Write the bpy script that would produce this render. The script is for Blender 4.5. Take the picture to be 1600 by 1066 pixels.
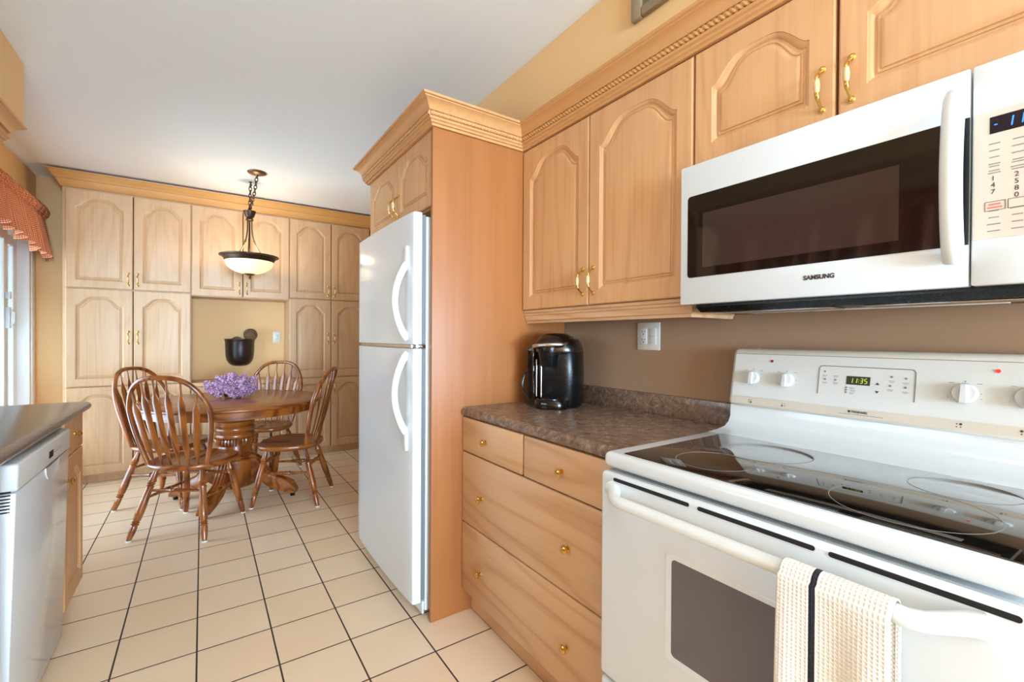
import bpy, bmesh, math, random
from math import sin, cos, pi, radians, sqrt
from mathutils import Vector, Matrix
random.seed(7)
sc = bpy.context.scene
C = sc.collection
for o in list(bpy.data.objects): bpy.data.objects.remove(o)

# ------------------------------------------------------------------ camera
yaw, pit, rol = radians(34.2945), radians(-0.3662), radians(0.3298)
w_ = Vector((sin(yaw)*cos(pit), cos(yaw)*cos(pit), sin(pit)))
r_ = Vector((cos(yaw), -sin(yaw), 0)); u_ = r_.cross(w_)
r2 = cos(rol)*r_ + sin(rol)*u_; u2 = -sin(rol)*r_ + cos(rol)*u_
cam = bpy.data.cameras.new('camera'); co = bpy.data.objects.new('camera', cam); C.objects.link(co)
cam.lens = 708.99/1600*36; cam.sensor_width = 36; cam.clip_start = .02
co.matrix_world = Matrix(((r2.x, u2.x, -w_.x, 0), (r2.y, u2.y, -w_.y, 0), (r2.z, u2.z, -w_.z, 1.22), (0, 0, 0, 1)))
sc.camera = co
# ------------------------------------------------------------------ world, lights, exposure
wd = bpy.data.worlds.new('sky'); sc.world = wd; wd.use_nodes = True
bg = wd.node_tree.nodes['Background']; bg.inputs[0].default_value = (.80, .90, 1, 1); bg.inputs[1].default_value = 2.2
sc.view_settings.view_transform = 'Standard'; sc.view_settings.look = 'None'
sc.view_settings.gamma = 1; sc.view_settings.use_curve_mapping = False
sc.view_settings.exposure = 0.75
def area(name, loc, rot, sx, sy, power, col):
    l = bpy.data.lights.new(name, 'AREA'); l.shape = 'RECTANGLE'; l.size = sx; l.size_y = sy
    l.energy = power; l.color = col
    o = bpy.data.objects.new(name, l); C.objects.link(o); o.location = loc; o.rotation_euler = rot
    return o
CEIL = 2.55
SKY = (.62, .86, 1.14); GND = (.69, .91, 1.15)
area('daylight_patio', (-1.45, 4.25, 1.1), (0, -pi/2, 0), 2.0, 1.8, 31, SKY)
area('ground_bounce_patio', (-1.50, 4.25, .9), (0, -pi*.70, 0), 1.6, 1.8, 24, GND)
area('daylight_kitchen_window', (-1.45, 1.35, 1.6), (0, -pi/2, 0), .9, 1.25, 2, SKY)
area('ground_bounce_kitchen_window', (-1.50, 1.35, 1.5), (0, -pi*.70, 0), .9, 1.25, 6, GND)
area('rear_fill', (.2, -5.30, 1.5), (pi/2, 0, 0), 2.2, 1.6, 60, SKY)  # fill light added behind the camera, at an unseen rear window
area('rear_fill_up', (.2, -5.30, 1.3), (pi*.68, 0, 0), 2.2, 1.6, 400, (.62, .91, 1.22))  # added upward fill from the rear, brightens the ceiling
area('ceiling_fill', (.3, .3, CEIL-.03), (0, 0, 0), .6, .6, 4.5, (.84, .93, 1.02))  # unseen ceiling light, added to fill the near kitchen
area('ceiling_fill_rear', (.3, -2.2, CEIL-.03), (0, 0, 0), .6, .6, 4.5, (.84, .93, 1.02))  # second added ceiling fill, behind the camera

# ------------------------------------------------------------------ materials
M = {}
def nt(name):
    m = bpy.data.materials.new(name); m.use_nodes = True; M[name] = m
    t = m.node_tree; return m, t, t.nodes['Principled BSDF']
def N(t, typ, **kw):
    n = t.nodes.new(typ)
    for k, v in kw.items():
        if isinstance(k, str) and k in n.inputs.keys(): n.inputs[k].default_value = v
        else: setattr(n, k, v)
    return n
def s2l(c):
    return tuple((x/255/12.92 if x/255 <= .04045 else ((x/255+.055)/1.055)**2.4) for x in c)+(1,)
def plain(name, rgb, rough=.5, metal=0, spec=.5, bump=0, bscale=200, emis=None, estr=1, coat=0):
    m, t, p = nt(name)
    p.inputs['Base Color'].default_value = s2l(rgb); p.inputs['Roughness'].default_value = rough
    p.inputs['Metallic'].default_value = metal; p.inputs['Specular IOR Level'].default_value = spec
    p.inputs['Coat Weight'].default_value = coat
    if emis: p.inputs['Emission Color'].default_value = s2l(emis); p.inputs['Emission Strength'].default_value = estr
    tc = N(t, 'ShaderNodeTexCoord'); no = N(t, 'ShaderNodeTexNoise'); no.inputs['Scale'].default_value = bscale
    t.links.new(tc.outputs['Object'], no.inputs['Vector'])
    if bump:
        b = N(t, 'ShaderNodeBump'); b.inputs['Strength'].default_value = bump; b.inputs['Distance'].default_value = .002
        t.links.new(no.outputs['Fac'], b.inputs['Height']); t.links.new(b.outputs[0], p.inputs['Normal'])
    else:
        mr = N(t, 'ShaderNodeMapRange'); mr.inputs[3].default_value = max(rough-.03, 0); mr.inputs[4].default_value = rough+.03
        t.links.new(no.outputs['Fac'], mr.inputs[0]); t.links.new(mr.outputs[0], p.inputs['Roughness'])
    return m
def wood(name, c1, c2, c3, axis, rough=.42, fine=90, fig=5.0, coat=.0, streak=.5):
    """grain runs along axis (0 x, 1 y, 2 z)"""
    m, t, p = nt(name)
    tc = N(t, 'ShaderNodeTexCoord'); oi = N(t, 'ShaderNodeObjectInfo')
    mul = N(t, 'ShaderNodeMath', operation='MULTIPLY'); mul.inputs[1].default_value = 7.3
    t.links.new(oi.outputs['Random'], mul.inputs[0])
    add = N(t, 'ShaderNodeVectorMath', operation='ADD'); t.links.new(tc.outputs['Object'], add.inputs[0]); t.links.new(mul.outputs[0], add.inputs[1])
    def scaled(a, b):
        s = [a, a, a]; s[axis] = b
        v = N(t, 'ShaderNodeVectorMath', operation='MULTIPLY'); v.inputs[1].default_value = s
        t.links.new(add.outputs[0], v.inputs[0]); return v
    v1 = scaled(fine, fine*.025); n1 = N(t, 'ShaderNodeTexNoise'); n1.inputs['Scale'].default_value = 1; n1.inputs['Detail'].default_value = 3
    t.links.new(v1.outputs[0], n1.inputs['Vector'])
    v2 = scaled(fig, fig*.16); n2 = N(t, 'ShaderNodeTexNoise'); n2.inputs['Scale'].default_value = 1; n2.inputs['Detail'].default_value = 1
    t.links.new(v2.outputs[0], n2.inputs['Vector'])
    m1 = N(t, 'ShaderNodeMath', operation='MULTIPLY'); m1.inputs[1].default_value = 75; t.links.new(n2.outputs['Fac'], m1.inputs[0])
    sn = N(t, 'ShaderNodeMath', operation='SINE'); t.links.new(m1.outputs[0], sn.inputs[0])
    mr = N(t, 'ShaderNodeMapRange'); mr.inputs[1].default_value = -1; mr.inputs[2].default_value = 1; t.links.new(sn.outputs[0], mr.inputs[0])
    pw = N(t, 'ShaderNodeMath', operation='POWER'); pw.inputs[1].default_value = 2.5; t.links.new(mr.outputs[0], pw.inputs[0])
    mx = N(t, 'ShaderNodeMix'); mx.data_type = 'FLOAT'; mx.inputs[0].default_value = 1-streak
    t.links.new(pw.outputs[0], mx.inputs[2]); t.links.new(n1.outputs['Fac'], mx.inputs[3])
    cr = N(t, 'ShaderNodeValToRGB'); e = cr.color_ramp.elements
    e[0].position = .15; e[0].color = s2l(c1); e[1].position = .85; e[1].color = s2l(c3)
    k = cr.color_ramp.elements.new(.5); k.color = s2l(c2)
    t.links.new(mx.outputs[0], cr.inputs[0])
    # broad tonal drift between boards
    v3 = scaled(9, .6); n3 = N(t, 'ShaderNodeTexNoise'); n3.inputs['Scale'].default_value = 1; t.links.new(v3.outputs[0], n3.inputs['Vector'])
    m3 = N(t, 'ShaderNodeMapRange'); m3.inputs[3].default_value = .9; m3.inputs[4].default_value = 1.1; t.links.new(n3.outputs['Fac'], m3.inputs[0])
    hv = N(t, 'ShaderNodeHueSaturation'); t.links.new(cr.outputs[0], hv.inputs['Color']); t.links.new(m3.outputs[0], hv.inputs['Value'])
    t.links.new(hv.outputs[0], p.inputs['Base Color'])
    p.inputs['Roughness'].default_value = rough; p.inputs['Coat Weight'].default_value = coat; p.inputs['Coat Roughness'].default_value = .12
    b = N(t, 'ShaderNodeBump'); b.inputs['Strength'].default_value = .12; b.inputs['Distance'].default_value = .001
    t.links.new(n1.outputs['Fac'], b.inputs['Height']); t.links.new(b.outputs[0], p.inputs['Normal'])
    return m
OA = ((213, 163, 114), (207, 155, 106), (193, 138, 89))
for i, a in enumerate('xyz'):
    wood('oak_'+a, *(OA if a != 'y' else ((214, 172, 130), (208, 163, 120), (190, 142, 98))), i, streak=.22 if a != 'y' else .38, fig=3.2)  # y-grain oak is paler: the drawers' sky sheen is put into its colour
PA = ((207, 166, 124), (201, 158, 115), (188, 143, 99))  # oak again, with the patio daylight's paling put into the colour
wood('oak_daylit_z', *PA, 2, rough=.4, streak=.15, fig=3); wood('oak_daylit_x', *PA, 0, rough=.4, streak=.15)
wood('oak_panel', (172, 108, 58), (167, 103, 54), (159, 95, 48), 2, fine=45, fig=2, streak=.15)
for i, a in enumerate('xyz'):
    wood('crown_'+a, *(((206, 152, 98), (201, 145, 90), (193, 135, 80)) if a == 'y' else ((206, 150, 84), (200, 142, 76), (190, 130, 66))), i, fine=40, streak=.08)
for i, a in enumerate('xyz'):
    wood('maple_red_'+a, (156, 86, 30), (128, 65, 19), (95, 43, 11), i, rough=.3, fine=60, fig=4, coat=.35)
plain('wall_cream', (236, 193, 138), .85, bump=.06, bscale=500)
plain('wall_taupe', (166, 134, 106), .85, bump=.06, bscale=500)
plain('ceiling_white', (240, 240, 237), .9, bump=.08, bscale=300)
plain('white_enamel', (220, 224, 226), .16, coat=.3)
plain('white_plastic', (220, 221, 218), .32)
plain('white_trim', (232, 230, 226), .4)
plain('warm_white', (224, 218, 206), .3)
plain('bisque', (212, 200, 184), .35)
plain('black_gloss', (14, 11, 10), .05, spec=.5)
plain('cooktop_glass', (13, 11, 10), .03, spec=.9, coat=.8)
plain('screen_brown', (54, 42, 38), .06, spec=.6)
plain('black_plastic', (12, 11, 11), .28, spec=.3)
plain('black_matte', (10, 10, 10), .6)
plain('dark_gap', (22, 15, 10), .9)
plain('grey_plastic', (120, 122, 124), .4)
plain('grey_print', (140, 132, 124), .6)
plain('dark_print', (60, 50, 48), .6)
plain('red_print', (214, 120, 112), .6)
plain('chrome', (205, 203, 198), .18, metal=1)
plain('steel_dark', (90, 88, 86), .3, metal=1)
plain('brass', (222, 180, 96), .22, metal=1)
plain('porcelain', (216, 184, 134), .3)
plain('bronze', (84, 66, 52), .38, metal=.85)
plain('bronze_light', (128, 100, 70), .35, metal=.8)
plain('felt_white', (225, 222, 215), .9)
plain('pot_dark', (38, 20, 15), .36)
plain('twig', (118, 84, 56), .8, bump=.3, bscale=60)
plain('moss', (70, 48, 32), .9, bump=.8, bscale=60)
plain('leaf', (70, 104, 52), .5)
plain('stem_green', (96, 120, 66), .5)
plain('lilac_a', (184, 134, 162), .6)
plain('lilac_b', (226, 190, 208), .6)
plain('lilac_c', (128, 88, 138), .6)
plain('led_red', (120, 22, 16), .2, emis=(160, 20, 10), estr=.15)
plain('led_red_lit', (220, 40, 24), .2, emis=(235, 50, 28), estr=.8)
plain('digit_green', (150, 176, 40), .4, emis=(168, 196, 44), estr=.55)
plain('digit_blue', (50, 110, 240), .4, emis=(60, 130, 255), estr=.9)
plain('display_green', (48, 44, 14), .2)
plain('display_blue', (12, 14, 34), .15)
plain('frame_pewter', (150, 130, 100), .45, metal=0, bump=.5, bscale=80)
plain('picture_art', (120, 108, 66), .6, bump=.1, bscale=20)
plain('oven_glass', (104, 98, 102), .12)
plain('bulb', (255, 220, 160), .5, emis=(255, 214, 150), estr=9)
plain('grout', (70, 50, 42), .8)

def glass(name, col, rough, tmix):
    m, t, p = nt(name); out = t.nodes['Material Output']
    tr = N(t, 'ShaderNodeBsdfTransparent'); tr.inputs[0].default_value = col
    gl = N(t, 'ShaderNodeBsdfGlossy'); gl.inputs['Roughness'].default_value = rough
    fr = N(t, 'ShaderNodeFresnel'); mx = N(t, 'ShaderNodeMixShader'); fr.inputs[0].default_value = tmix
    t.links.new(fr.outputs[0], mx.inputs[0]); t.links.new(tr.outputs[0], mx.inputs[1]); t.links.new(gl.outputs[0], mx.inputs[2])
    t.links.new(mx.outputs[0], out.inputs[0]); return m
glass('clear_glass', (.93, .97, .97, 1), .02, 1.45)
glass('smoked_glass', (.10, .085, .08, 1), .03, 1.55)
glass('smoked_tank', (.35, .30, .28, 1), .05, 1.5)
# speckled laminate
def laminate(name, cols, scale, rough):
    m, t, p = nt(name); tc = N(t, 'ShaderNodeTexCoord')
    n = N(t, 'ShaderNodeTexNoise'); n.inputs['Scale'].default_value = scale; n.inputs['Detail'].default_value = 6; n.inputs['Roughness'].default_value = .75
    n.inputs['Distortion'].default_value = .8
    t.links.new(tc.outputs['Object'], n.inputs['Vector'])
    cr = N(t, 'ShaderNodeValToRGB'); e = cr.color_ramp.elements
    e[0].position = .34; e[0].color = s2l(cols[0]); e[1].position = .68; e[1].color = s2l(cols[-1])
    for i, c in enumerate(cols[1:-1]):
        k = cr.color_ramp.elements.new(.34+.34*(i+1)/(len(cols)-1)); k.color = s2l(c)
    t.links.new(n.outputs['Fac'], cr.inputs[0]); t.links.new(cr.outputs[0], p.inputs['Base Color'])
    p.inputs['Roughness'].default_value = rough
laminate('laminate_brown', ((84, 66, 56), (116, 92, 76), (134, 110, 92), (174, 148, 124)), 42, .24)
laminate('laminate_grey', ((98, 94, 92), (106, 102, 100), (112, 108, 106), (120, 116, 114)), 110, .16)
# gingham
def gingham():
    m, t, p = nt('gingham'); tc = N(t, 'ShaderNodeTexCoord'); sp = N(t, 'ShaderNodeSeparateXYZ'); t.links.new(tc.outputs['UV'], sp.inputs[0])
    outs = []
    for k in (0, 1):
        a = N(t, 'ShaderNodeMath', operation='MULTIPLY'); a.inputs[1].default_value = 95; t.links.new(sp.outputs[k], a.inputs[0])
        f = N(t, 'ShaderNodeMath', operation='FRACT'); t.links.new(a.outputs[0], f.inputs[0])
        g = N(t, 'ShaderNodeMath', operation='GREATER_THAN'); g.inputs[1].default_value = .5; t.links.new(f.outputs[0], g.inputs[0]); outs.append(g)
    ad = N(t, 'ShaderNodeMath', operation='ADD'); t.links.new(outs[0].outputs[0], ad.inputs[0]); t.links.new(outs[1].outputs[0], ad.inputs[1])
    dv = N(t, 'ShaderNodeMath', operation='MULTIPLY'); dv.inputs[1].default_value = .5; t.links.new(ad.outputs[0], dv.inputs[0])
    cr = N(t, 'ShaderNodeValToRGB'); e = cr.color_ramp.elements
    e[0].color = s2l((236, 180, 142)); e[1].color = s2l((184, 80, 40)); k = cr.color_ramp.elements.new(.5); k.color = s2l((212, 124, 78))
    t.links.new(dv.outputs[0], cr.inputs[0]); t.links.new(cr.outputs[0], p.inputs['Base Color']); p.inputs['Roughness'].default_value = .9
gingham()
# floor tiles
def tiles():
    m, t, p = nt('floor_tile'); tc = N(t, 'ShaderNodeTexCoord'); mp = N(t, 'ShaderNodeMapping')
    S = .2556; mp.inputs['Scale'].default_value = (1/S, 1/S, 1); mp.inputs['Location'].default_value = (.0168/S, -1.8699/S, 0)
    t.links.new(tc.outputs['Object'], mp.inputs['Vector']); sp = N(t, 'ShaderNodeSeparateXYZ'); t.links.new(mp.outputs[0], sp.inputs[0])
    ds = []
    for k in (0, 1):
        f = N(t, 'ShaderNodeMath', operation='FRACT'); t.links.new(sp.outputs[k], f.inputs[0])
        s = N(t, 'ShaderNodeMath', operation='SUBTRACT'); s.inputs[1].default_value = .5; t.links.new(f.outputs[0], s.inputs[0])
        a = N(t, 'ShaderNodeMath', operation='ABSOLUTE'); t.links.new(s.outputs[0], a.inputs[0]); ds.append(a)
    mx = N(t, 'ShaderNodeMath', operation='MAXIMUM'); t.links.new(ds[0].outputs[0], mx.inputs[0]); t.links.new(ds[1].outputs[0], mx.inputs[1])
    gr = N(t, 'ShaderNodeMapRange'); gr.inputs[1].default_value = .486; gr.inputs[2].default_value = .491; t.links.new(mx.outputs[0], gr.inputs[0])
    fl = N(t, 'ShaderNodeVectorMath', operation='FLOOR'); t.links.new(mp.outputs[0], fl.inputs[0])
    wn = N(t, 'ShaderNodeTexWhiteNoise'); t.links.new(fl.outputs[0], wn.inputs['Vector'])
    no = N(t, 'ShaderNodeTexNoise'); no.inputs['Scale'].default_value = 1.3; no.inputs['Detail'].default_value = 3; t.links.new(mp.outputs[0], no.inputs['Vector'])
    ad = N(t, 'ShaderNodeMath', operation='ADD'); t.links.new(wn.outputs['Value'], ad.inputs[0]); t.links.new(no.outputs['Fac'], ad.inputs[1])
    mr = N(t, 'ShaderNodeMapRange'); mr.inputs[1].default_value = .2; mr.inputs[2].default_value = 1.8; t.links.new(ad.outputs[0], mr.inputs[0])
    c = N(t, 'ShaderNodeMix'); c.data_type = 'RGBA'; c.inputs[6].default_value = s2l((245, 219, 187)); c.inputs[7].default_value = s2l((237, 204, 167))
    t.links.new(mr.outputs[0], c.inputs[0])
    c2 = N(t, 'ShaderNodeMix'); c2.data_type = 'RGBA'; c2.inputs[7].default_value = s2l((58, 42, 36)); t.links.new(gr.outputs[0], c2.inputs[0]); t.links.new(c.outputs[2], c2.inputs[6])
    t.links.new(c2.outputs[2], p.inputs['Base Color'])
    rr = N(t, 'ShaderNodeMapRange'); rr.inputs[3].default_value = .33; rr.inputs[4].default_value = .8; t.links.new(gr.outputs[0], rr.inputs[0]); t.links.new(rr.outputs[0], p.inputs['Roughness'])
    b = N(t, 'ShaderNodeBump'); b.invert = True; b.inputs['Strength'].default_value = .4; b.inputs['Distance'].default_value = .003
    t.links.new(gr.outputs[0], b.inputs['Height']); t.links.new(b.outputs[0], p.inputs['Normal'])
tiles()
# towel
def towelmat():
    m, t, p = nt('towel_waffle'); tc = N(t, 'ShaderNodeTexCoord'); sp = N(t, 'ShaderNodeSeparateXYZ'); t.links.new(tc.outputs['UV'], sp.inputs[0])
    ds = []
    for k in (0, 1):
        a = N(t, 'ShaderNodeMath', operation='MULTIPLY'); a.inputs[1].default_value = 2*pi/.0062; t.links.new(sp.outputs[k], a.inputs[0])
        s = N(t, 'ShaderNodeMath', operation='SINE'); t.links.new(a.outputs[0], s.inputs[0]); ds.append(s)
    mx = N(t, 'ShaderNodeMath', operation='MAXIMUM'); t.links.new(ds[0].outputs[0], mx.inputs[0]); t.links.new(ds[1].outputs[0], mx.inputs[1])
    b = N(t, 'ShaderNodeBump'); b.inputs['Strength'].default_value = .42; b.inputs['Distance'].default_value = .0016
    t.links.new(mx.outputs[0], b.inputs['Height']); t.links.new(b.outputs[0], p.inputs['Normal'])
    s1 = N(t, 'ShaderNodeMath', operation='SUBTRACT'); s1.inputs[1].default_value = .052; t.links.new(sp.outputs[0], s1.inputs[0])
    ab = N(t, 'ShaderNodeMath', operation='ABSOLUTE'); t.links.new(s1.outputs[0], ab.inputs[0])
    lt = N(t, 'ShaderNodeMath', operation='LESS_THAN'); lt.inputs[1].default_value = .0045; t.links.new(ab.outputs[0], lt.inputs[0])
    c = N(t, 'ShaderNodeMix'); c.data_type = 'RGBA'; c.inputs[6].default_value = s2l((238, 232, 222)); c.inputs[7].default_value = s2l((34, 34, 42)); t.links.new(lt.outputs[0], c.inputs[0])
    t.links.new(c.outputs[2], p.inputs['Base Color']); p.inputs['Roughness'].default_value = .95
towelmat()
# alabaster glass shade, lit from inside by its bulbs
m, t, p = nt('alabaster'); p.inputs['Base Color'].default_value = s2l((250, 226, 176)); p.inputs['Roughness'].default_value = .35
p.inputs['Emission Color'].default_value = s2l((255, 222, 160)); p.inputs['Emission Strength'].default_value = .55
p.inputs['Transmission Weight'].default_value = .0
# ------------------------------------------------------------------ mesh builder
class MB:
    def __init__(s): s.b = bmesh.new()
    def box(s, x0, x1, y0, y1, z0, z1, bev=0, seg=2, only=None, shear=None):
        r = bmesh.ops.create_cube(s.b, size=1); vs = r['verts']
        for v in vs:
            v.co = Vector(((x0+x1)/2+v.co.x*(x1-x0), (y0+y1)/2+v.co.y*(y1-y0), (z0+z1)/2+v.co.z*(z1-z0)))
        if bev:
            es = set(e for v in vs for e in v.link_edges)
            if only is not None: es = [e for e in es if only(e)]
            rr = bmesh.ops.bevel(s.b, geom=list(es), offset=bev, segments=seg, profile=.5, affect='EDGES')
            vs = list(set(rr['verts']) | set(v for v in vs if v.is_valid))
        if shear:
            for v in vs: v.co = shear(v.co)
        return s
    def ring_loft(s, rings, closed=True, capa=True, capb=True):
        vv = [[s.b.verts.new(p) for p in r] for r in rings]
        n = len(vv[0])
        for i in range(len(vv)-1):
            for j in range(n if closed else n-1):
                k = (j+1) % n
                try: s.b.faces.new((vv[i][j], vv[i][k], vv[i+1][k], vv[i+1][j]))
                except ValueError: pass
        if capa and closed:
            try: s.b.faces.new(vv[0][::-1])
            except ValueError: pass
        if capb and closed:
            try: s.b.faces.new(vv[-1])
            except ValueError: pass
        return vv
    def lathe(s, prof, a=(0, 0, 0), axis=(0, 0, 1), n=20, mod=None):
        """prof: list of (distance along axis, radius)"""
        ax = Vector(axis).normalized(); a = Vector(a)
        t = Vector((1, 0, 0)) if abs(ax.x) < .9 else Vector((0, 1, 0))
        e1 = ax.cross(t).normalized(); e2 = ax.cross(e1)
        rings = []
        for d, r in prof:
            rings.append([a+ax*d+(e1*cos(2*pi*k/n)+e2*sin(2*pi*k/n))*max(r, 1e-5)*(mod(k, d) if mod else 1) for k in range(n)])
        s.ring_loft(rings); return s
    def cyl(s, a, b, r, n=16, r2=None):
        a = Vector(a); b = Vector(b); L = (b-a).length
        return s.lathe([(0, r), (L, r if r2 is None else r2)], a, b-a, n)
    def tube(s, pts, rad, n=10, sx=1, sy=1, up=(0, 0, 1), closed=False, twist=None):
        pts = [Vector(p) for p in pts]; m = len(pts); rings = []
        prev = None
        for i in range(m):
            if closed: d = pts[(i+1) % m]-pts[i-1]
            else: d = pts[min(i+1, m-1)]-pts[max(i-1, 0)]
            d.normalize()
            if prev is None:
                u = Vector(up)-d*Vector(up).dot(d)
                if u.length < 1e-4: u = Vector((1, 0, 0))-d*d.x
            else: u = prev-d*prev.dot(d)
            u.normalize(); prev = u; v = d.cross(u)
            r = rad(i/(m-1)) if callable(rad) else rad
            ring = []
            for k in range(n):
                th = 2*pi*k/n; q = r*(twist(th, i) if twist else 1)
                ring.append(pts[i]+u*cos(th)*q*sx+v*sin(th)*q*sy)
            rings.append(ring)
        if closed: rings.append(rings[0]); s.ring_loft(rings, capa=False, capb=False); bmesh.ops.remove_doubles(s.b, verts=s.b.verts, dist=1e-6)
        else: s.ring_loft(rings)
        return s
    def prism(s, poly, f, a, b):
        """poly 2d points, f(p,t)->3d, from t=a to b"""
        s.ring_loft([[Vector(f(p, a)) for p in poly], [Vector(f(p, b)) for p in poly]]); return s
    def sphere(s, c, r, u=12, v=8, sc3=(1, 1, 1)):
        rr = bmesh.ops.create_uvsphere(s.b, u_segments=u, v_segments=v, radius=r)
        for q in rr['verts']: q.co = Vector((q.co.x*sc3[0]+c[0], q.co.y*sc3[1]+c[1], q.co.z*sc3[2]+c[2]))
        return s
    def bevel(s, off, seg=2, ang=40):
        es = [e for e in s.b.edges if len(e.link_faces) == 2 and e.calc_face_angle(0) > radians(ang)]
        bmesh.ops.bevel(s.b, geom=es, offset=off, segments=seg, profile=.5, affect='EDGES'); return s
    def xform(s, mat, verts=None):
        bmesh.ops.transform(s.b, matrix=mat, verts=verts or s.b.verts[:]); return s
    def build(s, name, mat, parent=None, smooth=True, ang=38, local=False):
        bmesh.ops.recalc_face_normals(s.b, faces=s.b.faces[:])
        me = bpy.data.meshes.new(name)
        if parent is not None and not local:
            r = root_of(parent); bmesh.ops.transform(s.b, matrix=Matrix.Translation(-r.location), verts=s.b.verts[:])
        for f in s.b.faces: f.smooth = smooth
        s.b.to_mesh(me); s.b.free()
        if smooth: me.set_sharp_from_angle(angle=radians(ang))
        mats = mat if isinstance(mat, (list, tuple)) else [mat]
        for q in mats: me.materials.append(M[q])
        o = bpy.data.objects.new(name, me); C.objects.link(o)
        if parent is not None: o.parent = parent
        return o
def root_of(o):
    while o.parent: o = o.parent
    return o
def tag(o, label, cat, group=None):
    o['label'] = label; o['category'] = cat
    if group: o['group'] = group
    return o
def thing(name, label, cat, loc=(0, 0, 0), rz=0, group=None):
    o = bpy.data.objects.new(name, None); C.objects.link(o); o.empty_display_size = .05
    o.location = loc; o.rotation_euler = (0, 0, rz); tag(o, label, cat, group); return o
def struct(o): o['kind'] = 'structure'; return o
def smooth_path(P, k=6):
    P = [Vector(p) for p in P]; out = []
    for i in range(len(P)-1):
        a, b_, c, d = P[max(i-1, 0)], P[i], P[i+1], P[min(i+2, len(P)-1)]
        for j in range(k):
            t_ = j/k; out.append(.5*((2*b_)+(c-a)*t_+(2*a-5*b_+4*c-d)*t_*t_+(3*b_-a-3*c+d)*t_**3))
    return out+[P[-1]]
def copy_tree(o, parent=None):
    c = o.copy(); C.objects.link(c); c.parent = parent
    for ch in list(o.children): copy_tree(ch, c)
    return c
def text(txt, size, loc, right, up, mat, parent, name='lettering', extr=.0003, bold=0, sx=1, align='LEFT'):
    cu = bpy.data.curves.new('txt', 'FONT'); cu.body = txt; cu.size = size; cu.extrude = extr; cu.offset = bold; cu.align_x = align
    tmp = bpy.data.objects.new('txt', cu); C.objects.link(tmp)
    dg = bpy.context.evaluated_depsgraph_get(); me = bpy.data.meshes.new_from_object(tmp.evaluated_get(dg))
    bpy.data.objects.remove(tmp); bpy.data.curves.remove(cu)
    R = Vector(right).normalized(); U = Vector(up).normalized(); F = R.cross(U)
    L = Vector(loc)-(root_of(parent).location if parent else Vector())
    me.transform(Matrix(((R.x*sx, U.x, F.x, L.x), (R.y*sx, U.y, F.y, L.y), (R.z*sx, U.z, F.z, L.z), (0, 0, 0, 1))))
    me.name = name; me.materials.clear(); me.materials.append(M[mat])
    o = bpy.data.objects.new(name, me); C.objects.link(o); o.parent = parent; return o
SEG = {'0': 'abcdef', '1': 'bc', '2': 'abged', '3': 'abgcd', '4': 'fgbc', '5': 'afgcd', '7': 'abc', '8': 'abcdefg', '9': 'abcdfg', '-': 'g'}
def digits(s, h, loc, right, up, mat, parent, colon=None, name='digits'):
    mb = MB(); w = h*.5; t = h*.11; x = 0; d = .0004
    R = Vector(right).normalized(); U = Vector(up).normalized(); F = R.cross(U); L = Vector(loc)
    rects = {'a': (t, w-t, h-t, h), 'd': (t, w-t, 0, t), 'g': (t, w-t, h/2-t/2, h/2+t/2), 'b': (w-t, w, h/2, h-t*.5), 'c': (w-t, w, t*.5, h/2), 'f': (0, t, h/2, h-t*.5), 'e': (0, t, t*.5, h/2)}
    for i, ch in enumerate(s):
        if ch == ':':
            for zz in (.3, .7): mb.box(x, x+t, zz*h-t/2, zz*h+t/2, 0, d)
            x += t*2.2; continue
        if ch in SEG:
            for g in SEG[ch]:
                a = rects[g]; mb.box(x+a[0], x+a[1], a[2], a[3], 0, d)
        x += w+h*.2
    mb.xform(Matrix(((1, .12, 0, 0), (0, 1, 0, 0), (0, 0, 1, 0), (0, 0, 0, 1))))
    mb.xform(Matrix(((R.x, U.x, F.x, L.x), (R.y, U.y, F.y, L.y), (R.z, U.z, F.z, L.z), (0, 0, 0, 1))))
    return mb.build(name, mat, parent, smooth=False)

# ------------------------------------------------------------------ room shell
XL, XR, YB, YF = -1.145, 1.55, 5.36, -5.2
def wall_boxes(name, mat, boxes):
    mb = MB()
    for b in boxes: mb.box(*b)
    return struct(mb.build(name, mat, smooth=False))
wall_boxes('floor', 'floor_tile', [(XL-.25, XR+.15, YF-.15, YB+.15, -.08, 0)])
wall_boxes('ceiling', 'ceiling_white', [(XL-.15, XR+.15, YF-.15, YB+.15, CEIL, CEIL+.1)])
wall_boxes('wall_back', 'wall_cream', [(XL-.15, XR+.15, YB, YB+.12, 0, CEIL)])
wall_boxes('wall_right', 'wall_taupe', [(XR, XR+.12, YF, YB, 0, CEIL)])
PD = (3.35, 5.17, 2.03)       # patio door opening y0,y1,top
KW = (.72, 1.98, 1.16, 2.05)  # kitchen window y0 y1 z0 z1
wall_boxes('wall_left', 'wall_cream', [(XL-.14, XL, YF, KW[0], 0, CEIL), (XL-.14, XL, KW[0], KW[1], 0, KW[2]), (XL-.14, XL, KW[0], KW[1], KW[3], CEIL),
           (XL-.14, XL, KW[1], PD[0], 0, CEIL), (XL-.14, XL, PD[0], PD[1], PD[2], CEIL), (XL-.14, XL, PD[1], YB, 0, CEIL)])
RW = (-.95, 1.35, .65, 2.35)  # unseen rear window, added to admit fill light: x0 x1 z0 z1
wall_boxes('wall_front', 'wall_cream', [(XL, RW[0], YF-.12, YF, 0, CEIL), (RW[1], XR, YF-.12, YF, 0, CEIL), (RW[0], RW[1], YF-.12, YF, 0, RW[2]), (RW[0], RW[1], YF-.12, YF, RW[3], CEIL)])
wall_boxes('trim_1', 'wall_cream', [(1.291, XR-.002, YF+.01, 2.60, 2.2225, CEIL-.001)])      # bulkhead over the range wall
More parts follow.
